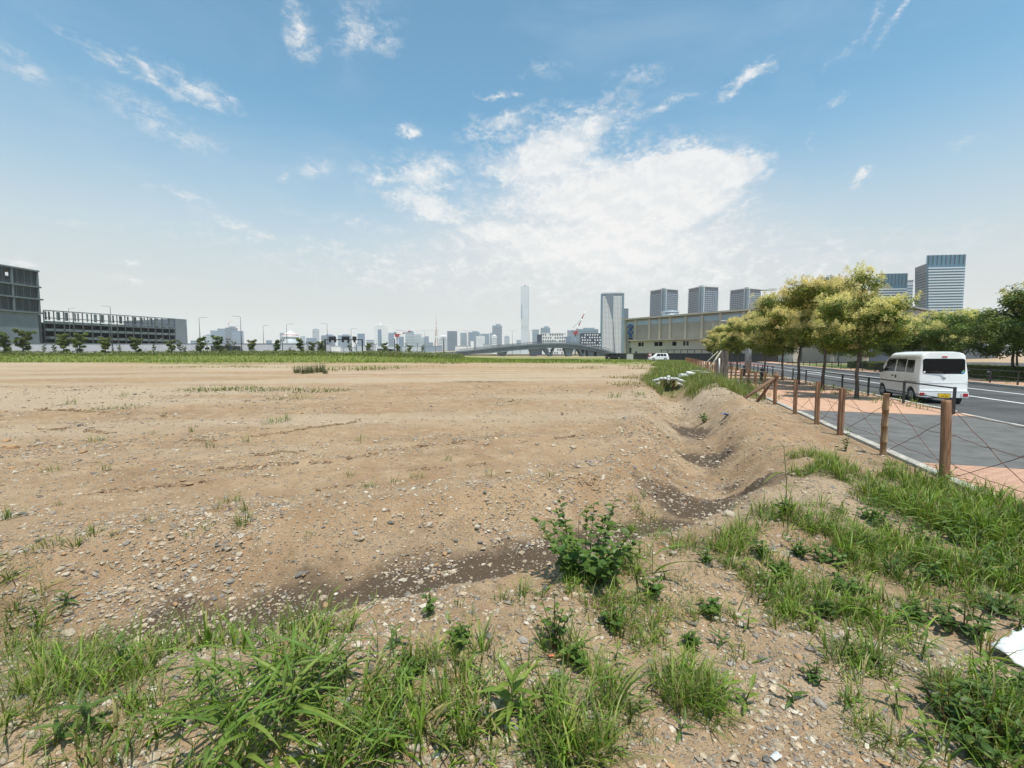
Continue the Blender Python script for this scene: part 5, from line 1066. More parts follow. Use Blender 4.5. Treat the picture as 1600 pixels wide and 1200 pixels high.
YT = [(5, 518, 0), (34, 514, 0), (68, 537, 2), (84, 535, 2), (98, 521, 1), (123, 519, 1), (163, 526, 1), (186, 537, 2), (211, 527, 0), (240, 535, 2), (267, 531, 0), (280, 529, 2), (288, 538, 2), (313, 526, 0), (308, 535, 2), (340, 524, 0), (356, 530, 2), (365, 534, 2), (373, 539, 2), (393, 530, 1), (432, 531, 0), (453, 541, 2), (469, 528, 0), (487, 534, 0), (497, 538, 2), (503, 532, 0), (546, 532, 2), (576, 535, 1), (600.5, 535, 0), (621.5, 537, 1), (639.5, 539, 0), (660, 537, 2)]
LBL = {0: 'young vase shaped roadside tree with dark green crown', 1: 'young roadside tree with bright yellow green crown', 2: 'thin sparse roadside sapling'}
for i, (px, py, k) in enumerate(YT):
    Y = 108 + max(0, px - 300) * .16; p = at(px, py, Y); z = tz(p.x, p.y); hh = p.z - z; base_h = 5.0
    lab = LBL[k] + {34: ' in front of the hall wall', 5: ' in front of the hall wall', 340: ' beside the grey flatbed truck', 469: ' just right of the white dome'}.get(px, '')
    put_tree(TY[k], (p.x, Y, z), i * 1.7, (hh / 4.15 * 1.02, hh / 4.15 * 1.02, hh / 4.15), lab, 'young trees along the far road' if lab == LBL[k] else 'young trees with a landmark', 'roadside_tree')

# clipped hedges and far shrubs
def foliage(name, P, N, size, greens, m, g): 
    C = np.array(greens)[g.integers(0, len(greens), len(P))] * g.uniform(.7, 1.3, (len(P), 1)); V, F, C = leaf_quads(P, N, size, C, g); return np_mesh(name, V, [F], m, C)
def hedge(u0, u1, v0, v1, h, label):
    g = np.random.default_rng(int(u0 * 10)); root = tag(empty('hedge', RW((u0 + u1) / 2, (v0 + v1) / 2, .04), math.pi / 2 - TH), label, 'hedge'); L, D_ = u1 - u0, v1 - v0
    b = MB(); b.box((0, 0, h * .46), (L - .25, D_ - .25, h * .92)); b.build('core', M['lawn'], root)
    n = int((L * D_ + 2 * (L + D_) * h) * 260); P = (g.random((n, 3)) - .5) * 2; ax_ = g.choice([0, 1, 2, 2, 2], n); sg = np.sign(g.random(n) - .5); N = np.zeros((n, 3))
    for a_ in range(3): k = ax_ == a_; P[k, a_] = np.where(a_ == 2, 1, sg[k]); N[k, a_] = P[k, a_]
    lump = .08 * (fbm(P[:, 0] * L, P[:, 1] * D_ * 2 + 3, 3) - .5) * 2
    P = P * np.array([L / 2, D_ / 2, h / 2]) + np.array([0, 0, h / 2]); P += N * (lump[:, None] + g.normal(size=(n, 1)) * .03); N = N + g.normal(size=(n, 3)) * .6 + np.array([0, 0, .3]); N /= np.linalg.norm(N, axis=1)[:, None]
    link('foliage', foliage('foliage', P, N, np.full(n, .055), [(.10, .125, .028), (.075, .105, .022), (.13, .135, .04)], M['tree_leaf'], g), root)
hedge(29.5, 40, 17.2, 20.5, .75, 'clipped green hedge behind the van across the road'); hedge(44, 58, 17.5, 21, .7, 'clipped hedge seen between the street tree trunks'); hedge(20, 27.2, 18.2, 21, .7, 'clipped hedge at the outer edge of the far verge')
g = np.random.default_rng(77); n = 30000
X = g.uniform(-175, -12, n); Yv = g.uniform(104, 115, n); hh = 2.1 * fbm(X * .12, Yv * .3, 3) ** 1.7; P = np.stack([X, Yv, terr(X, Yv) + hh * g.random(n)], 1); N = g.normal(size=(n, 3)) + np.array([0, -.3, .8]); N /= np.linalg.norm(N, axis=1)[:, None]
tag(link('undergrowth', foliage('undergrowth', P, N, g.uniform(.14, .3, n), [(.11, .145, .03), (.145, .175, .04), (.16, .15, .06)], M['tree_leaf'], g)), 'rough low scrub along the foot of the far road', 'undergrowth', kind='stuff')

# ------------------------------------------------------------------ grass
PROF = np.array([.55, 1.0, .9, .55, .04])
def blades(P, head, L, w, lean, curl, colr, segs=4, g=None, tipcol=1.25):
    n = len(P); V = np.zeros((n, segs + 1, 2, 3)); pos = P.copy(); wd = np.stack([-np.sin(head), np.cos(head), np.zeros(n)], 1)
    prof = np.interp(np.linspace(0, 1, segs + 1), np.linspace(0, 1, 5), PROF)
    for i in range(segs + 1):
        t = i / segs; ph = lean + curl * t * t
        V[:, i, 0] = pos + wd * (w * prof[i] / 2)[:, None]; V[:, i, 1] = pos - wd * (w * prof[i] / 2)[:, None]
        V[:, i, :, 2] += (w * .15 * prof[i])[:, None] * np.array([1, -1])
        pos = pos + np.stack([np.sin(ph) * np.cos(head), np.sin(ph) * np.sin(head), np.cos(ph)], 1) * (L / segs)[:, None]
    k = np.arange(n)[:, None] * (2 * (segs + 1)) + np.arange(segs)[None] * 2
    F = np.stack([k, k + 1, k + 3, k + 2], -1).reshape(-1, 4)
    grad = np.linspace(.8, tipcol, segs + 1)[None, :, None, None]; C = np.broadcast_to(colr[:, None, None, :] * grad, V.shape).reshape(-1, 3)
    return V.reshape(-1, 3), F, C
class Grass:
    def __init__(s): s.V = []; s.F = []; s.C = []; s.n = 0; s.B = []
    def add(s, V, F, C, ground=False, flat=False):
        s.V.append(V); s.F.append(F + s.n); s.C.append(C); s.B.append((ground, s.n, s.n + len(V), s.per(F))); s.n += len(V)
    @staticmethod
    def per(F): return int(np.argmax(F[:, 0] - np.arange(len(F)) * 2 > 0)) * 2 + 2 if (F[:, 0] - np.arange(len(F)) * 2 > 0).any() else len(F) * 2 + 2
    def mesh(s, name, m, seat=True):
        if seat and any(q[0] for q in s.B):      # set every blade's foot on the ground, all at once
            V = np.concatenate(s.V); bx, cnt, sl = [], [], []
            for gnd, i0, i1, per in s.B:
                if gnd: f = V[i0:i1].reshape(-1, per, 3)[:, :2].mean(1); bx.append(f[:, :2]); cnt.append(np.full(len(f), per)); sl.append(np.arange(i0, i1))
            bx = np.concatenate(bx); z = terr(bx[:, 0], bx[:, 1]) - .01; V[np.concatenate(sl), 2] += np.repeat(z, np.concatenate(cnt)); s.V = [V]
        return np_mesh(name, np.concatenate(s.V), [np.concatenate(s.F)], m, np.concatenate(s.C))
GREEN = np.array([(.140, .225, .020), (.108, .185, .020), (.180, .255, .030), (.082, .140, .022), (.205, .225, .050)])
def tuft(G, c, n, r, L, w, g, up=.35, curl=1.2, dry=.08, segs=4, green=None):
    a = g.random(n) * 2 * np.pi; d = np.sqrt(g.random(n)) * r; P = np.stack([c[0] + np.cos(a) * d, c[1] + np.sin(a) * d, np.zeros(n)], 1); 
    head = a + g.normal(size=n) * .9; cols = (GREEN if green is None else green)[g.integers(0, len(GREEN if green is None else green), n)] * g.uniform(.75, 1.25, (n, 1))
    k = g.random(n) < dry; cols[k] = np.array((.26, .21, .10)) * g.uniform(.7, 1.2, (k.sum(), 1))
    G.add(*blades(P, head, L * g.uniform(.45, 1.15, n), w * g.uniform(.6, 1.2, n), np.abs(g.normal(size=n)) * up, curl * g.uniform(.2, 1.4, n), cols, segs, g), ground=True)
FG = Grass(); g = np.random.default_rng(5)
PATCH = [  # pixel of the patch, radius m, tufts, blade length, blade width
 (10, 1000, .30, 30, .20, .0035), (70, 1030, .30, 34, .20, .0035), (140, 1040, .26, 26, .20, .0035), (40, 1080, .26, 30, .18, .003), (120, 1085, .22, 22, .18, .004), (0, 940, .25, 18, .2, .0035), (200, 1060, .15, 10, .2, .005), (30, 1140, .15, 8, .16, .004), (10, 880, .12, 5, .14, .003),
 (300, 1010, .16, 9, .24, .006), (350, 1000, .16, 9, .26, .006), (450, 1000, .2, 12, .26, .007), (500, 1040, .18, 10, .24, .006), (560, 1000, .16, 12, .2, .005), (600, 1050, .18, 16, .2, .005), (555, 1110, .16, 12, .2, .005), (640, 1000, .2, 14, .18, .004), (700, 985, .2, 14, .18, .004), (760, 985, .18, 12, .18, .004), (720, 1060, .2, 16, .2, .005), (650, 1090, .16, 12, .2, .005), (790, 1040, .12, 7, .18, .004), (560, 1180, .12, 10, .24, .006), (640, 1190, .12, 10, .22, .006), (700, 1140, .12, 9, .2, .005), (620, 1140, .12, 9, .2, .005),
 (890, 1060, .16, 14, .22, .005), (900, 1120, .16, 14, .24, .006), (870, 1180, .12, 10, .26, .006), (940, 1160, .1, 6, .22, .005), (950, 1090, .1, 7, .2, .005), (1000, 1000, .1, 5, .15, .003), (1070, 1080, .13, 12, .22, .004), (1090, 1100, .12, 10, .22, .004), (1110, 1060, .1, 7, .16, .003), (1000, 1130, .12, 7, .15, .004),
 (930, 940, .22, 18, .16, .003), (980, 910, .25, 24, .18, .004), (1020, 890, .25, 24, .18, .004), (1060, 890, .25, 24, .18, .004), (1110, 880, .25, 24, .2, .004), (1150, 860, .25, 22, .2, .004), (1200, 850, .3, 26, .2, .004), (1050, 935, .22, 18, .16, .003), (1120, 930, .22, 16, .16, .003), (990, 960, .2, 14, .15, .003), (850, 950, .15, 9, .16, .003), (800, 940, .12, 7, .16, .003),
 (1210, 800, .2, 8, .22, .005), (1240, 860, .25, 20, .2, .004), (1290, 850, .3, 28, .2, .004), (1330, 860, .3, 24, .2, .004), (1280, 800, .25, 16, .2, .004), (1290, 735, .35, 26, .22, .004), (1330, 740, .35, 30, .24, .004), (1270, 710, .3, 22, .2, .003), (1360, 770, .35, 30, .24, .005), (1400, 790, .35, 36, .26, .005), (1450, 810, .35, 40, .28, .006), (1500, 815, .35, 40, .28, .006), (1550, 830, .35, 40, .28, .006), (1590, 850, .3, 34, .28, .006), (1420, 750, .25, 20, .24, .005), (1470, 775, .3, 26, .26, .005), (1390, 730, .2, 12, .2, .004), (1530, 790, .3, 26, .28, .006), (1590, 800, .25, 22, .28, .006),
 (1400, 860, .3, 28, .22, .004), (1450, 870, .3, 28, .22, .005), (1510, 890, .3, 28, .22, .005), (1570, 900, .3, 28, .24, .005), (1350, 910, .25, 20, .18, .004), (1410, 930, .22, 14, .18, .004), (1470, 930, .2, 12, .2, .004), (1180, 920, .2, 14, .18, .004), (1240, 930, .2, 12, .18, .004), (1290, 930, .2, 14, .18, .004), (1560, 950, .2, 12, .18, .004), (1380, 980, .15, 8, .16, .004), (1230, 970, .15, 8, .16, .004), (1330, 970, .15, 9, .16, .004), (1190, 1010, .12, 7, .15, .003), (1280, 1060, .14, 12, .14, .003), (1310, 1080, .1, 6, .14, .003), (1340, 1030, .14, 10, .18, .004), (1180, 1060, .12, 6, .14, .003), (1220, 1050, .1, 5, .13, .003), (1440, 1040, .15, 8, .16, .004), (1480, 1080, .16, 12, .18, .004), (1540, 1110, .18, 16, .18, .004), (1590, 1130, .15, 12, .18, .004), (1480, 1150, .15, 12, .18, .004), (1560, 1180, .15, 12, .18, .004), (1350, 1150, .1, 5, .14, .003), (1390, 1170, .1, 5, .14, .003), (1250, 1100, .1, 4, .13, .003),
 (250, 1130, .12, 5, .18, .005), (200, 1150, .12, 6, .18, .005), (140, 1180, .1, 5, .16, .004), (480, 1180, .12, 7, .22, .006), (340, 1190, .12, 6, .2, .006), (820, 1140, .1, 6, .18, .005), (760, 1170, .1, 6, .2, .005), (1010, 800, .2, 6, .18, .004), (980, 830, .15, 5, .2, .004), (1050, 850, .2, 9, .18, .003)]
for (px, py, r, nt, L, w) in PATCH:
    c = gt(px, py)
    for _ in range(int(nt * (3.0 if px > 1250 and py < 920 else 3.0 if px > 1150 and py < 1040 else 2.4 if px > 840 else 1.5))):
        a = g.random() * 6.28; q = math.sqrt(g.random()) * r * 1.25; fine_ = g.random() < (.28 if px > 1150 else .45)
        if fbm(np.array([(c.x + math.cos(a) * q) * 2.6]), np.array([(c.y + math.sin(a) * q) * 2.6]), 2)[0] < (.38 if px < 1200 or py > 980 else .36): continue
        if g.random() < .55: tuft(FG, (c.x + math.cos(a + 2) * q, c.y + math.sin(a + 2) * q), 16, .05, L * .6, w * .75, g, 1.2, .9, .06, 3, np.array([(.10, .155, .032), (.085, .130, .030), (.13, .175, .04)]))
        tuft(FG, (c.x + math.cos(a) * q, c.y + math.sin(a) * q), int(g.integers(6, 13)) if not fine_ else int(g.integers(12, 22)), .035, L * g.uniform(.45, 1.5), w * (2.3 if not fine_ else .7), g, .85, 1.7, .15)
for _ in range(420):                         # stray tufts over the near bank, both in and out of view
    x, y = g.uniform(-5, 7), g.uniform(-2, 5.5); d_, s_2 = ditch_d(np.array([x]), np.array([y])); u_, v_ = UV(x, y)
    if s_2[0] > 0 or d_[0] < .7 or v_ > -.2 or fbm(np.array([x * 1.1]), np.array([y * 1.1]))[0] < .42 or math.hypot(x, y) < 1.25: continue
    tuft(FG, (x, y), int(g.integers(5, 12)), .03, g.uniform(.08, .2), .0045, g, .5, 1.3, .12)
for _ in range(330):                         # the same rank growth goes on along the kerb, out of view
    u_, v_ = g.uniform(-6.5, -.4), -.25 - 2.6 * g.random() ** 1.4; p_ = RW(u_, v_)
    if p_.x / max(p_.y, .1) > 1.0 and math.hypot(p_.x, p_.y) > 1.4 and fbm(np.array([p_.x * 1.6]), np.array([p_.y * 1.6]), 2)[0] > .42: tuft(FG, (p_.x, p_.y), int(g.integers(7, 14)), .05, g.uniform(.14, .34), .0075, g, .7, 1.5, .10)
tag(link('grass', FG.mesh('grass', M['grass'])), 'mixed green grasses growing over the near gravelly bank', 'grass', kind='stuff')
# weeds between ditch and fence
RG = Grass(); g = np.random.default_rng(6)
for _ in range(2600):
    u = 9.6 + 78 * g.random() ** 1.7; v = -g.uniform(.15, 3.4 + 2.6 * fbm(np.array([u * .5]), np.array([2.2]), 3)[0])
    dens = (sst(10, 13, u) if v > -1.3 else sst(12.5, 15, u) if v > -2.6 else sst(14, 18, u)) * (1 if v > -2.6 or u > 22 or (v < -3.75) or g.random() < .03 else .0)
    if g.random() > dens: continue
    p = RW(u, v); sz = 1 if u < 25 else 1.5
    tuft(RG, (p.x, p.y), int(20 if u < 30 else 15), .16 * sz, g.uniform(.2, .68) * (.7 + .6 * fbm(np.array([u * .8]), np.array([v * .8]), 2)[0]), .010 * sz * (1 + u / 30), g, .5, 1.2, .09, 3, np.array([(.16, .205, .04), (.10, .155, .032), (.20, .235, .055), (.13, .165, .06)]) * g.uniform(.75, 1.2))
for _ in range(260):                         # under the street trees and along the kerbs
    u = g.uniform(9.5, 60); v = g.choice([3.1, 3.6, 4.0, 4.3, .3, 14.9]) + g.normal() * .15; p = RW(u, v); z = .035
    n = 9; a = g.random(n) * 6.28; P = np.stack([p.x + np.cos(a) * .1, p.y + np.sin(a) * .1, np.full(n, z)], 1); RG.add(*blades(P, a, g.uniform(.08, .30, n), np.full(n, .016), np.abs(g.normal(size=n)) * .5, np.full(n, .9), GREEN[g.integers(0, 5, n)] * .9, 3))
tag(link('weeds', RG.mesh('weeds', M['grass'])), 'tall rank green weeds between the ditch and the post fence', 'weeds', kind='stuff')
# far grass strip and green patches at the end of the field
SG = Grass(); g = np.random.default_rng(8); n = 34000
X = g.uniform(-175, 55, n); Y = 80 + 34 * g.random(n); u_, v_ = UV(X, Y); k = (fbm(X * .06, Y * .2, 3) + (Y - 82) * .12 > .5) & (v_ < -6) & (u_ < 93); X, Y = X[k], Y[k]; n = len(X)
P = np.stack([X, Y, terr(X, Y) - .05], 1); SG.add(*blades(P, g.random(n) * 6.28, g.uniform(.25, .75, n), g.uniform(.06, .14, n), np.abs(g.normal(size=n)) * .4, np.full(n, .8), GREEN[g.integers(0, 5, n)] * np.array([1.12, 1.0, 1.0]) * g.uniform(.85, 1.25, (n, 1)), 2))
n = 26000; X = g.uniform(-60, 40, n); Y = 34 + 48 * g.random(n); u_, v_ = UV(X, Y); f = fbm(X * .05 + 7, Y * .14, 4); k = (f + (Y - 60) * .004 > .585) & (v_ < -3.5) & ((Y > 52) | (X > 6)); X, Y = X[k], Y[k]; n = len(X)
P = np.stack([X, Y, terr(X, Y) - .03], 1); SG.add(*blades(P, g.random(n) * 6.28, g.uniform(.08, .28, n), g.uniform(.03, .07, n), np.abs(g.normal(size=n)) * .5, np.full(n, .8), GREEN[g.integers(0, 5, n)] * g.uniform(.8, 1.2, (n, 1)), 2))
tag(link('meadow_grass', SG.mesh('meadow_grass', M['grass'])), 'band of bright green grass at the far end of the field', 'grass', kind='stuff')

# single tufts on the open field
def tuft_mesh(seed, n, r, L, w, green=None, up=.5, curl=1.2):
    G = Grass(); gg = np.random.default_rng(seed); tuft(G, (0, 0), n, r, L, w, gg, up, curl, .1, 4, green); return G.mesh('blades', M['grass'], False)
FTM = [tuft_mesh(1, 26, .05, .20, .007), tuft_mesh(2, 18, .07, .16, .006), tuft_mesh(3, 34, .10, .14, .006, up=.8), tuft_mesh(4, 12, .03, .26, .010)]
DK = tuft_mesh(5, 120, .42, .95, .03, np.array([(.06, .085, .03), (.09, .11, .04)]), .38, .6); LOW = tuft_mesh(6, 120, 1.4, .22, .035, np.array([(.12, .155, .035), (.15, .175, .045)]), .9, .9)
def field_tuft(px, py, me, s, label, group): c = gt(px, py); root = tag(empty('grass_tuft', c, random.uniform(0, 6.28)), label, 'grass tuft', group); root.scale = (s,) * 3; tag(link('blades', me, root), kind='stuff')
for i, (px, py, k, s) in enumerate([(378, 822, 0, 1.0), (383, 800, 3, .8), (345, 795, 1, 1.0), (362, 785, 2, .9), (322, 826, 2, .8), (390, 815, 1, .9), (372, 828, 1, .8), (118, 856, 3, .8), (145, 838, 0, .8), (75, 855, 2, 1.0), (55, 862, 2, .8), (12, 812, 0, .9), (180, 838, 1, .7), (232, 818, 1, .6), (298, 842, 1, .6), (95, 790, 1, .6), (575, 762, 2, .9), (652, 747, 2, .9), (615, 755, 1, .9), (430, 660, 2, 1.5), (418, 663, 1, 1.5), (447, 657, 0, 1.4), (300, 675, 0, 1.0), (385, 692, 1, 1.2), (150, 690, 2, 1.4), (165, 735, 1, 1.0), (80, 737, 2, 1.0), (548, 745, 1, 1.0), (765, 745, 1, .9), (862, 745, 1, .9), (850, 842, 1, .6), (483, 838, 2, .5), (330, 700, 1, 1.2), (242, 678, 1, 1.0), (190, 621, 1, 2.0), (110, 632, 1, 2.0), (960, 622, 2, 2.6), (1000, 618, 2, 2.2), (560, 690, 1, 1.2), (700, 720, 1, 1.0)]):
    field_tuft(px, py, FTM[k], s, *(('grass tuft in the small cluster on bare earth beyond the gravel slope', 'cluster of tufts beyond the gravel slope') if i < 7 else ('small sparse grass tuft rooted in the bare tan field', 'sparse grass tufts on the bare field')))
for px, py, s in ((464, 583, .7), (477, 584, .85), (487, 583, .8), (500, 582, 1.05), (508, 584, .5)): field_tuft(px, py, DK, s, 'dark upright weed clump standing alone far out on the field', 'dark weed clumps in the field')
for px, py, s in ((190, 637, .5), (205, 638, .4), (325, 611, .7), (345, 609, 1.0), (368, 608, .8), (412, 610, .8), (432, 610, .8), (486, 611, .9), (505, 611, .8), (525, 611, .6), (455, 622, .6), (300, 609, .5), (370, 573, 1.2), (395, 574, 1.0), (930, 574, 1.2), (990, 573, 1.6), (1010, 577, 1.6), (560, 578, 2.2), (600, 576, 2.2), (985, 601, 1.0), (1000, 603, 1.0), (1012, 600, 1.0), (1025, 604, .9), (1005, 592, 1.1), (1020, 588, 1.2), (970, 590, 1.0), (700, 568, 2.4), (760, 566, 2.6), (840, 567, 2.4)): field_tuft(px, py, LOW, s, 'low spreading green weed mat on the bare field', 'low weed mats on the field')

# ------------------------------------------------------------------ broad-leaved weeds
def leaf_mesh(name, ratio, fold, droop, c, wav=0.0, n=6):
    V, F = [], []
    for i in range(n + 1):
        t = i / n; w = ratio * (math.sin(math.pi * t ** .75) ** .9 + (.03 if i < n else 0)) * (1 + wav * (i % 2)); z = -droop * t * t; y = t
        V += [(-w / 2, y, z + fold * w), (0, y, z), (w / 2, y, z + fold * w)]
    for i in range(n): k = 3 * i; F += [(k, k + 1, k + 4, k + 3), (k + 1, k + 2, k + 5, k + 4)]
    C = np.array([np.array(c) * (1.12 if j % 3 == 1 else 1) * (.9 + .2 * (j // 3) / n) for j in range(len(V))])
    return np_mesh(name, np.array(V), [np.array(F)], M['leaf'], C, True)
LF = dict(goose=[leaf_mesh('leaf', .62, .25, .15, c, .18) for c in ((.085, .150, .026), (.105, .175, .030), (.068, .122, .024))], lance=[leaf_mesh('leaf', .24, .35, .35, c) for c in ((.150, .220, .035), (.125, .200, .030), (.185, .245, .045))],
          lanced=[leaf_mesh('leaf', .22, .3, .3, c) for c in ((.095, .155, .030), (.080, .135, .028))], blade=[leaf_mesh('leaf', .062, .4, .62, c, 0, 8) for c in ((.125, .200, .032), (.100, .165, .028), (.155, .220, .040))], dark=[leaf_mesh('leaf', .5, .2, .2, c) for c in ((.060, .110, .024), (.080, .135, .026))])
def orient(o, p, head, pitch, s, roll=0.0): o.matrix_local = Matrix.Translation(p) @ Matrix.Rotation(head, 4, 'Z') @ Matrix.Rotation(pitch, 4, 'X') @ Matrix.Rotation(roll, 4, 'Y') @ Matrix.Scale(s, 4)
def bush(px, py, h, r, nst, npl, ls, kind, label, group=None, red=False, name='leafy_weed'):
    c = gt(px, py); root = tag(empty(name, c), label, 'weed', group); R = random.Random(int(px * 7 + py))
    for k in range(nst):
        a = k * 2.4 + R.uniform(-.4, .4); q_r = r * R.uniform(.45, 1.0); e = Vector((math.cos(a) * q_r, math.sin(a) * q_r, h * R.uniform(.45, 1.0))); e = Vector((0, 0, h)) if k == 0 else e
        s0 = Vector((e.x * .38, e.y * .38, 0)) if nst > 6 else Vector(); m1 = s0.lerp(e, .45) + Vector((0, 0, h * .08)); b = MB(); b.tube([s0 + Vector((0, 0, -.03)), m1, e], [.0045, .0035, .0015], 5, cap=False); b.build('stem', M['stem_red' if red else 'stem'], root)
        for i in range(npl):
            t = .06 + .94 * (i + .5) / npl; p = (s0.lerp(m1, t * 2) if t < .5 else m1.lerp(e, t * 2 - 1)); s = ls * (1.1 - .55 * t) * R.uniform(.75, 1.25)
            o = link('leaf', R.choice(LF[kind]), root); orient(o, p, i * 2.4 + R.uniform(-.5, .5), R.uniform(-.2, .55) + .35 * t, s, R.uniform(-.4, .4))
    return root
def rosette(px, py, h, n, ls, kind, label, group=None, up=.55):
    c = gt(px, py); root = tag(empty('broad_leaved_weed', c), label, 'weed', group); R = random.Random(int(px * 3 + py)); b = MB(); lx, ly = R.uniform(-.03, .03), R.uniform(-.03, .03)
    b.tube([(0, 0, -.02), (lx * .4, ly * .4, h * .5), (lx, ly, h)], [.005, .0045, .003], 6); b.build('stem', M['stem'], root)
    for i in range(n):
        t = .15 + .85 * i / (n - 1); s = ls * (1.05 - .45 * abs(t - .6)) * R.uniform(.8, 1.15); o = link('leaf', R.choice(LF[kind]), root); orient(o, Vector((lx * t, ly * t, h * t)), i * 2.39 + R.uniform(-.3, .3), (up * (t * 1.5 - .25)) + R.uniform(-.15, .2), s, R.uniform(-.3, .3))
    return root
def big_tuft(px, py, n, L, r, label, spreadup=.5, group=None):
    """grass of jointed culms, each with a few long arching blades"""
    c = gt(px, py); root = tag(empty('tall_grass', c), label, 'grass tuft', group); R = random.Random(int(px)); nc = max(2, n // 5)
    for k in range(nc):
        a = k * 2.4 + R.uniform(-.6, .6); q = r * math.sqrt(R.random()); p0 = Vector((math.cos(a) * q, math.sin(a) * q, -.01)); tl = abs(R.gauss(0, spreadup)); hl = L * R.uniform(.35, .75)
        p2 = p0 + Vector((math.cos(a) * math.sin(tl) * hl, math.sin(a) * math.sin(tl) * hl, math.cos(tl) * hl)); p1 = p0.lerp(p2, .5) + Vector((0, 0, hl * .06))
        b = MB(); b.tube([p0, p1, p2], [.0035, .003, .0015], 5, cap=False); b.build('culm', M['stem'], root)
        for i in range(5):
            t = .08 + .9 * i / 4; p = p0.lerp(p1, t * 2) if t < .5 else p1.lerp(p2, t * 2 - 1); o = link('blade', R.choice(LF['blade']), root)
            orient(o, p, a - math.pi / 2 + (i % 2) * math.pi * .8 + R.uniform(-.8, .8), R.uniform(.35, 1.15), L * R.uniform(.35, .62) * (1.15 - .4 * t), R.uniform(-.7, .7))
    return root
bush(915, 902, .50, .42, 21, 13, .10, 'goose', 'large bushy dark green leafy weed at the bend of the ditch')
bush(866, 1012, .30, .14, 6, 9, .052, 'goose', 'medium leafy weed with a reddish stem below the large bushy weed', red=True)
bush(672, 962, .17, .07, 3, 6, .055, 'goose', 'small leafy weed on the crest above the dark damp ditch', red=False)
bush(1505, 990, .26, .22, 10, 9, .075, 'dark', 'dense dark green leafy weed just above the white sheet', red=True)
bush(1480, 1120, .17, .16, 8, 8, .055, 'dark', 'spreading dark leafy weed left below the white sheet', red=True)
bush(1560, 1165, .2, .15, 7, 8, .055, 'goose', 'leafy weed in the corner below the white sheet', red=True)
bush(1365, 815, .24, .20, 8, 8, .07, 'goose', 'dark leafy weed in the thick grass below the bamboo post'); bush(1440, 850, .22, .18, 7, 8, .065, 'goose', 'leafy weed half buried in the thick grass below the log post')
bush(1322, 705, .42, .10, 3, 9, .075, 'goose', 'upright leafy weed in front of the third fence post'); bush(1226, 805, .18, .12, 5, 7, .07, 'goose', 'leafy weed at the foot of the tall bent grass stalk')
bush(1275, 1065, .10, .10, 5, 6, .05, 'dark', 'small dark reddish weed on bare soil', red=True); bush(1105, 880, .12, .12, 5, 7, .05, 'goose', 'low leafy weed on the near lip of the ditch')
for px, py, h, rr_, ns, k_ in ((1300, 880, .16, .15, 7, 'goose'), (1400, 900, .2, .18, 8, 'dark'), (1540, 900, .24, .2, 9, 'goose'), (1470, 760, .3, .16, 6, 'goose'), (1350, 860, .16, .14, 6, 'goose'), (1560, 960, .16, .14, 6, 'dark'), (1250, 870, .14, .14, 6, 'goose'), (1020, 930, .12, .12, 6, 'goose'), (1190, 870, .14, .12, 6, 'dark'), (1430, 970, .12, .12, 6, 'goose'), (720, 1010, .14, .1, 5, 'goose'), (1330, 930, .13, .14, 7, 'goose'), (1380, 830, .2, .16, 7, 'goose'), (1500, 850, .22, .18, 8, 'goose'), (1580, 880, .2, .16, 7, 'dark'), (1110, 960, .1, .1, 5, 'goose'), (960, 980, .1, .1, 5, 'goose'), (900, 1040, .12, .1, 5, 'goose'), (1220, 900, .12, .12, 6, 'goose'), (1460, 910, .16, .15, 7, 'goose'), (1290, 960, .1, .11, 5, 'dark'), (1540, 1110, .14, .14, 7, 'goose'), (1590, 1090, .14, .13, 6, 'goose'), (640, 1060, .1, .09, 5, 'goose'), (1080, 1010, .08, .08, 5, 'dark'), (1530, 1190, .14, .12, 6, 'dark')): bush(px, py, h, rr_, ns, 8, .062, k_, 'low bushy weed tangled in the grass of the near bank', 'bushy weeds in the bank grass')
bush(1172, 612, .85, .9, 16, 12, .20, 'dark', 'large dark leafy shrub among the weeds left of the braced post', name='shrub'); bush(1100, 660, .3, .25, 6, 8, .10, 'goose', 'small leafy weed at the foot of the ditch bank')
rosette(800, 1122, .20, 12, .15, 'lance', 'bright yellow green broad leaved weed in the middle of the near bank', up=.9)
rosette(966, 925, .16, 9, .085, 'lance', 'yellowish weed with upright leaves above the bare patch'); rosette(1210, 918, .12, 9, .10, 'lance', 'compact bright weed on the bare soil right of the bare patch')
G1 = 'small broad leaved weeds on the near bank'
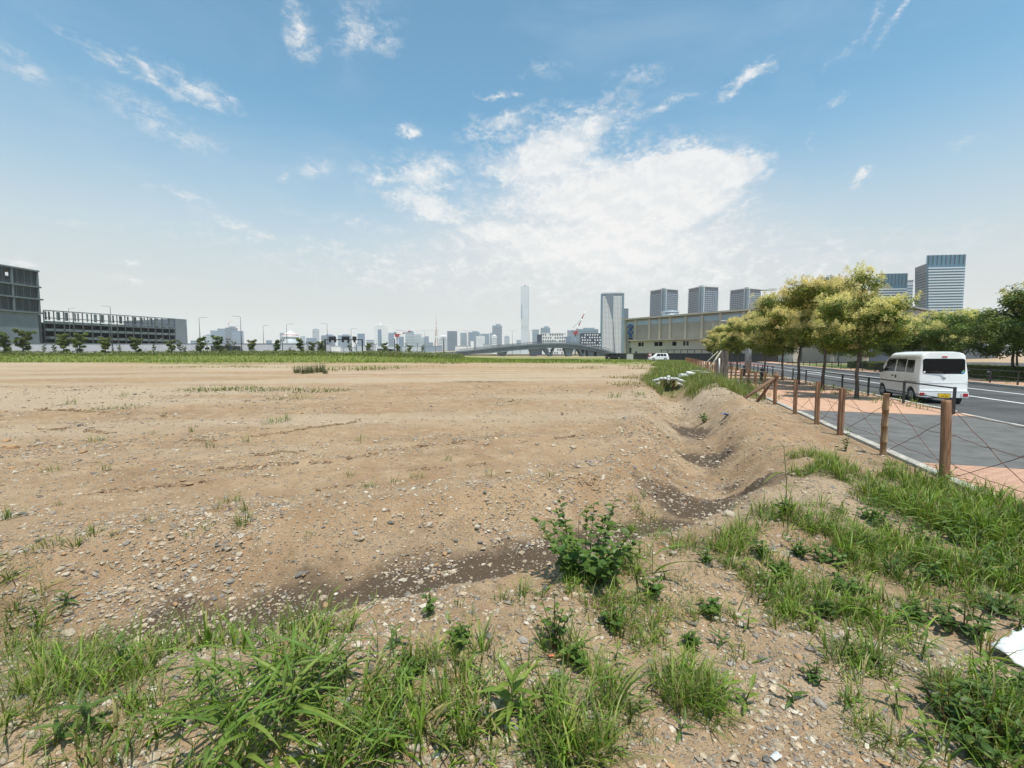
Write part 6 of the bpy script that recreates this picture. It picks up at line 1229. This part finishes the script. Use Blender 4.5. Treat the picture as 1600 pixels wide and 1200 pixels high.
for px, py, h, n, ls, kd, lab in ((1268, 975, .10, 8, .10, 'lance', 'bright upright weed beside the flat many leaved rosette'), (1168, 985, .10, 6, .075, 'lance', None), (1355, 965, .10, 8, .11, 'lance', 'bright weed between the flat rosette and the dense dark weed'), (1240, 1098, .05, 5, .10, 'lanced', 'low two leaved seedling below the small dark reddish weed'), (1162, 1105, .10, 6, .10, 'lance', 'bright seedling beside the dark wiry grass tuft'), (1402, 1112, .10, 6, .09, 'lance', 'bright seedling alone on bare soil left of the spreading dark weed'), (1545, 1058, .09, 8, .12, 'lance', 'pointed leaved weed at the edge of the white sheet'), (1440, 1030, .14, 7, .09, 'lanced', 'tall thin seedling left of the white sheet'), (1520, 1120, .08, 9, .07, 'lance', 'pale weed between the two dark weeds below the white sheet'), (140, 1135, .12, 9, .12, 'lanced', 'dark green weed left of the big bright grass tuft'), (85, 1165, .10, 8, .11, 'lanced', 'dark green weed in the fine grass left of the big bright tuft'), (100, 948, .10, 7, .11, 'lanced', 'lone dark weed on the gravel slope beyond the damp ditch'), (195, 1045, .14, 9, .10, 'lanced', 'dark weed in the fine grass beside the damp ditch'), (1040, 905, .08, 7, .07, 'lance', None), (1000, 1110, .10, 6, .07, 'lanced', None), (1330, 1105, .07, 6, .07, 'lanced', None), (1590, 985, .12, 7, .09, 'lanced', 'thin weed just behind the white sheet'), (1450, 1165, .10, 8, .09, 'lance', None), (700, 1175, .08, 6, .08, 'lanced', None), (1395, 745, .2, 9, .12, 'lance', 'bright leafy weed at the kerb between the bamboo and log posts'), (1240, 940, .08, 6, .07, 'lance', None),
      (1310, 900, .1, 8, .09, 'lance', None), (1130, 1010, .08, 7, .07, 'lanced', None), (1420, 985, .1, 8, .09, 'lanced', None), (760, 1090, .09, 7, .09, 'lanced', None), (960, 1040, .1, 7, .08, 'lance', None), (620, 1010, .1, 7, .08, 'lanced', None), (540, 1060, .1, 7, .09, 'lance', None), (1000, 870, .12, 8, .08, 'lanced', None), (1160, 895, .1, 8, .08, 'lance', None), (1480, 960, .1, 8, .09, 'lance', None), (1060, 1150, .07, 6, .07, 'lanced', None)):
    rosette(px, py, h, n, ls, kd, lab or 'small green broad leaved weed on the gravelly near bank', None if lab else G1)
rosette(1340, 1030, .03, 26, .13, 'lanced', 'flat many leaved rosette weed on the near bank', up=.35)
big_tuft(400, 1165, 100, .56, .14, 'big bright tuft of long broad grass blades on the near bank', .55); big_tuft(330, 1090, 40, .36, .14, 'leafy grass tuft behind the big bright tuft', .6); big_tuft(450, 1075, 55, .38, .16, 'dense grass tuft right behind the big bright tuft', .6)
big_tuft(590, 1075, 40, .32, .14, 'mid height grass tuft left of the bright broad leaved weed', .7); big_tuft(880, 1130, 35, .40, .12, 'slender arching grass tuft below the medium leafy weed', .55); big_tuft(900, 880, 10, .62, .04, 'few tall pale blades rising beside the large bushy weed', .25); big_tuft(1010, 905, 10, .55, .05, 'few tall blades rising from the near lip of the ditch', .35); big_tuft(1090, 1105, 12, .26, .05, 'dark wiry grass tuft on the bare soil', .5)
big_tuft(1480, 830, 80, .42, .4, 'lush broad bladed grass below the log post', .5); big_tuft(1560, 850, 80, .42, .4, 'lush broad bladed grass at the pavement edge', .5); big_tuft(1420, 800, 60, .36, .35, 'lush grass mass below the bamboo post', .5); big_tuft(1350, 770, 40, .32, .3, 'grass mass in front of the third fence post', .6); big_tuft(1520, 900, 50, .34, .3, 'thick grass above the dense dark weed', .6); big_tuft(1240, 815, 9, .42, .05, 'pale tall grass blades beside the bent stalk', .4); big_tuft(560, 1195, 30, .34, .1, 'grass tuft rising from the lower edge of the bank', .5); big_tuft(230, 1120, 30, .28, .12, 'arching grass blades left of the big bright tuft', .9)
c = gt(1228, 800); st = tag(empty('grass_stalk', c), 'single tall bent grass stalk with drooping leaf on the ditch side', 'grass'); b = MB(); b.tube([(0, 0, 0), (-.01, 0, .35), (-.05, 0, .68), (-.12, 0, .73)], [.005, .004, .003, .002], 6); b.build('stem', M['stem'], st)
for z, hd_, s in ((.4, 2.0, .3), (.66, 1.4, .2), (.25, -1.2, .28)): o = link('leaf', LF['blade'][0], st); orient(o, Vector((-.02, 0, z)), hd_, .35, s)

# ------------------------------------------------------------------ stones and gravel
def rock(seed):
    r = np.random.default_rng(seed); bm = bmesh.new(); bmesh.ops.create_icosphere(bm, subdivisions=2, radius=1)
    for v in bm.verts: v.co *= 1 + .32 * (fbm(np.array([v.co.x * 1.3 + seed * 7]), np.array([v.co.y * 1.3 + v.co.z * 1.7]))[0] - .5) * 2; v.co.z *= .55; v.co.y *= .75
    me = bpy.data.meshes.new('stone'); bm.to_mesh(me); bm.free(); n = len(me.vertices); c = [(.38, .31, .23), (.29, .26, .225), (.46, .40, .32), (.35, .22, .12), (.21, .195, .175), (.42, .35, .27)][seed % 6]
    a = me.color_attributes.new('Col', 'FLOAT_COLOR', 'POINT'); a.data.foreach_set('color', np.tile(np.array([*c, 1], np.float32), n)); me.materials.append(M['stone']); return me
RK = [rock(k) for k in range(12)]
g = np.random.default_rng(9); placed = 0
spots = [(360, 910, .045), (250, 918, .04), (108, 990, .07), (197, 850, .05), (297, 893, .035), (95, 890, .05), (183, 880, .03), (495, 855, .02), (800, 925, .03), (1118, 967, .035), (1140, 805, .10), (1240, 742, .05), (1130, 970, .03), (500, 1175, .06), (870, 1055, .05), (1015, 1035, .03), (1052, 1082, .025), (1345, 1052, .03), (318, 1030, .03), (212, 980, .03), (690, 937, .025), (710, 688, .06), (505, 660, .07), (896, 700, .09), (865, 697, .07), (60, 695, .1), (20, 700, .12), (130, 707, .09), (10, 690, .1), (240, 735, .06), (275, 1020, .03), (650, 1150, .035), (640, 1140, .03)]
for px, py, s in spots: c = gt(px, py); link('stone', random.choice(RK), ground, c + Vector((0, 0, s * .12)), (g.normal() * .2, g.normal() * .2, g.random() * 6.28), s * .75); placed += 1
def gravel_w(x, y):
    d, s = ditch_d(x, y); u, v = UV(x, y)
    w = np.where(s > 0, np.exp(-((d - 1.0) / .75) ** 2) * 1.0 + .10, .35) + .8 * sst(.55, .68, fbm(x * .5 + 4, y * .9, 3)) * (s > 0)
    w = w + 1.2 * np.exp(-(((x - .35) / .9) ** 2 + ((y - 5.1) / .8) ** 2)) + 1.2 * np.exp(-(((x + 7.5) / 2.0) ** 2 + ((y - 7.8) / 1.0) ** 2)) + .9 * np.exp(-(((x + .8) / 1.6) ** 2 + ((y - 9.0) / .5) ** 2)) + .5 * np.exp(-((d - .1) / .5) ** 2) * (s <= 0)
    w = w * (v < -.15) * (1 - .75 * (fbm(x * 1.4, y * 1.4 + 9, 3) > .56)); return np.clip(w, 0, 1.4) / 1.4
while placed < 290:
    y = 1.9 + 6.5 * g.random() ** 1.6; x = y * g.uniform(-1.2, 1.2)
    if g.random() > gravel_w(np.array([x]), np.array([y]))[0] or UV(x, y)[1] > -.2: continue
    s = g.uniform(.014, .03) * (1 + y * .06); link('stone', RK[int(g.integers(12))], ground, (x, y, tz(x, y) + s * .1), (g.normal() * .3, g.normal() * .3, g.random() * 6.28), s); placed += 1
# loose gravel, one joined mesh
N0 = 300000; r = g.random(N0); Y = 1.0 * (24.0 ** r); X = Y * g.uniform(-1.5, 1.4, N0) + g.normal(size=N0) * .3; keep = (g.random(N0) < gravel_w(X, Y) * .85 + .035); X, Y = X[keep], Y[keep]; X, Y = X[:88000], Y[:88000]; n = len(X); n0 = n
for ln_ in (((400, 682), (470, 672), (560, 657)), ((545, 716), (610, 703), (720, 690)), ((400, 712), (470, 706)), ((500, 764), (560, 758)), ((700, 694), (780, 684)), ((0, 668), (140, 672), (330, 690)), ((60, 640), (260, 652)), ((640, 735), (760, 725)), ((820, 690), (930, 678)), ((150, 770), (330, 752)), ((880, 760), (960, 742)), ((330, 735), (520, 722))):
    pts = [gt(*q) for q in ln_]
    for a_, b_ in zip(pts[:-1], pts[1:]):
        k = int(190 * (b_ - a_).length); t_ = g.random(k); t_ = t_[fbm(t_ * 5 + a_.x, t_ * 0 + 2.0, 2) > .45]; X = np.concatenate([X, a_.x + (b_.x - a_.x) * t_ + g.normal(size=len(t_)) * .06]); Y = np.concatenate([Y, a_.y + (b_.y - a_.y) * t_ + g.normal(size=len(t_)) * .05])
n = len(X)
bm = bmesh.new(); bmesh.ops.create_icosphere(bm, subdivisions=1, radius=1); bv = np.array([v.co[:] for v in bm.verts]); bf = np.array([[v.index for v in f.verts] for f in bm.faces]); bm.free()
S = (.0032 + .0040 * g.lognormal(0, .62, n)).clip(.003, .026) * (1 + Y * .10); nv = len(bv); S[n0:] *= 1.25
jit = 1 + .28 * g.normal(size=(n, nv, 1)); ax3 = np.stack([g.uniform(.8, 1.5, n), g.uniform(.7, 1.1, n), g.uniform(.4, .8, n)], 1)[:, None, :]
Vv = bv[None] * jit * ax3 * S[:, None, None]; a = g.random(n) * 6.28; ca, sa = np.cos(a)[:, None], np.sin(a)[:, None]
Vx = Vv[..., 0] * ca - Vv[..., 1] * sa + X[:, None]; Vy = Vv[..., 0] * sa + Vv[..., 1] * ca + Y[:, None]; Vz = Vv[..., 2] + (terr(X, Y) + S * .15)[:, None]
PAL = np.array([(.38, .30, .21), (.32, .26, .195), (.45, .385, .30), (.53, .47, .385), (.24, .205, .17), (.17, .155, .138), (.36, .22, .115), (.42, .335, .235)]); ci = .93 * PAL[g.choice(8, n, p=[.28, .24, .10, .04, .12, .06, .05, .11])] * g.uniform(.75, 1.2, (n, 1)); ci[n0:] = np.array((.24, .16, .095)) * g.uniform(.6, 1.35, (n - n0, 1)); Cc = np.repeat(ci, nv, 0)
Fc = (bf[None] + (np.arange(n) * nv)[:, None, None]).reshape(-1, 3)
gm = np_mesh('gravel', np.stack([Vx, Vy, Vz], -1).reshape(-1, 3), [Fc], M['stone'], Cc, False)
tag(link('gravel', gm), 'loose mixed gravel and pebbles scattered over the bare earth', 'gravel', kind='stuff')

# ------------------------------------------------------------------ litter, sandbags, culvert
def crumple(name, w, l, h, m, loc, rz, label, cat, n=14, tilt=(0, 0)):
    V = []; F = []
    for i in range(n + 1):
        for j in range(n + 1):
            x, y = (i / n - .5) * w, (j / n - .5) * l; e = .08 * w * (fbm(np.array([i * .7 + w * 50]), np.array([j * .7]))[0] - .5); V.append((x + e * (i in (0, n)), y + e * (j in (0, n)) * 2, h * fbm(np.array([x / w * 6 + 3]), np.array([y / l * 4 + 7]), 4)[0]))
    for i in range(n):
        for j in range(n): k = i * (n + 1) + j; F.append((k, k + 1, k + n + 2, k + n + 1))
    b = MB(); b.add(V, F, True); me = b.mesh(name, m); o = tag(link(name, me, None, loc, (tilt[0], tilt[1], rz)), label, cat); md = o.modifiers.new('thick', 'SOLIDIFY'); md.thickness = min(.006, w * .03); return o
c = gt(1598, 1030); crumple('plastic_sheet', .34, .26, .06, M['plastic_white'], (c.x + .05, c.y - .02, c.z + .03), .35, 'crumpled white plastic sheet lying on the near bank', 'plastic sheet', tilt=(.25, -.12))
c = gt(1212, 1187); crumple('paper_scrap', .05, .028, .012, M['plastic_white'], c + Vector((0, 0, .012)), .6, 'tiny white paper scrap on bare soil', 'paper scrap', 4)
c = gt(1135, 651); crumple('blue_strip', .42, .13, .08, M['blue_plastic'], c + Vector((0, 0, .03)), .7, 'short blue plastic strip on the ditch bank', 'plastic strip', 8, (0, .2))
M['petal'] = mat('petal', (.75, .20, .10), .6); c = gt(861, 1028); crumple('orange_scrap', .028, .018, .008, M['petal'], c + Vector((0, 0, .012)), .3, 'tiny orange scrap beside the reddish stemmed weed', 'scrap', 3)
cl = RW(21.25, -3.42); cv = tag(empty('culvert', (cl.x, cl.y, -.45), -TH), 'small dark square culvert mouth under white sandbags in the ditch', 'culvert')
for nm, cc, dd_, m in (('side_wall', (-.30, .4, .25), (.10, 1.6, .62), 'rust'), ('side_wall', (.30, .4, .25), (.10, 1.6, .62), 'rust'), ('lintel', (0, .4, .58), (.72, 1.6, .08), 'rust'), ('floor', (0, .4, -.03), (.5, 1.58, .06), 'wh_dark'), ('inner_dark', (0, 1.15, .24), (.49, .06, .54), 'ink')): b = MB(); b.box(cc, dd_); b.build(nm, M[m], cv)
def bag(loc, L, w, h, rz, pitch, label, grp):
    b = MB(); n = 7; pts = [(-L / 2 + L * i / n, 0, 0) for i in range(n + 1)]; rr = [w * (.35 + .65 * math.sin(math.pi * (.12 + .76 * i / n)) ** .6) * random.uniform(.85, 1.12) for i in range(n + 1)]; b.tube(pts, rr, 10); me = b.mesh('sandbag', M['plastic_white']); o = tag(link('sandbag', me, None, loc, (0, pitch, rz), (1, 1, h)), label, 'sandbag', grp); return o
for k in range(7):
    t = k / 6 - .5; a_ = math.pi / 2 - TH - t * 1.7; rr_ = .42; p = RW(21.0 - .1 * abs(t), -3.42 + t * 1.7, 0); p.z = max(tz(p.x, p.y), .16 - .3 * abs(t)) + .05 + (k % 2) * .04; bag(p, .8, .12, .75, a_, .35, 'long white sandbag fanned over the culvert mouth', 'sandbags over the culvert')
for k in range(3): p = RW(20.75, -3.42 + (k - 1) * .75, 0); p.z = max(tz(p.x, p.y) + .07, .1 if k == 1 else -1); bag(p, .6, .11, .75, math.pi / 2 - TH - (k - 1) * .9, .5, 'long white sandbag fanned over the culvert mouth', 'sandbags over the culvert')
p = RW(24.5, -2.45, 0); p.z = tz(p.x, p.y) + .2; bag(p, .75, .2, .9, .6, .1, 'bulging white sack lying on the grass beyond the culvert', None); p = RW(24.8, -2.0, 0); p.z = tz(p.x, p.y) + .3; bag(p, .6, .17, .9, -.3, .2, 'smaller white sack piled against the bulging one', None)
p = RW(24, -4.1, 0); p.z = tz(p.x, p.y) + .06; crumple('sheet_scrap', .9, .12, .05, M['plastic_white'], p, -TH, 'thin white strip of sheeting beyond the sandbags', 'plastic sheet', 6)

# ------------------------------------------------------------------ air
b = MB(); b.box((0, 0, 199), (13000, 13000, 402)); hzm = bpy.data.materials.new('haze'); hzm.use_nodes = True; t = NT(hzm.node_tree); t.t.nodes.clear()
pv = t.n('ShaderNodeVolumePrincipled'); pv.inputs['Color'].default_value = (.92, .95, .98, 1); pv.inputs['Density'].default_value = 1.2e-4; pv.inputs['Anisotropy'].default_value = .0
mo = t.n('ShaderNodeOutputMaterial'); t.t.links.new(pv.outputs[0], mo.inputs['Volume'])
tag(b.build('haze', hzm), 'thin summer haze over the whole scene', 'haze', kind='stuff')
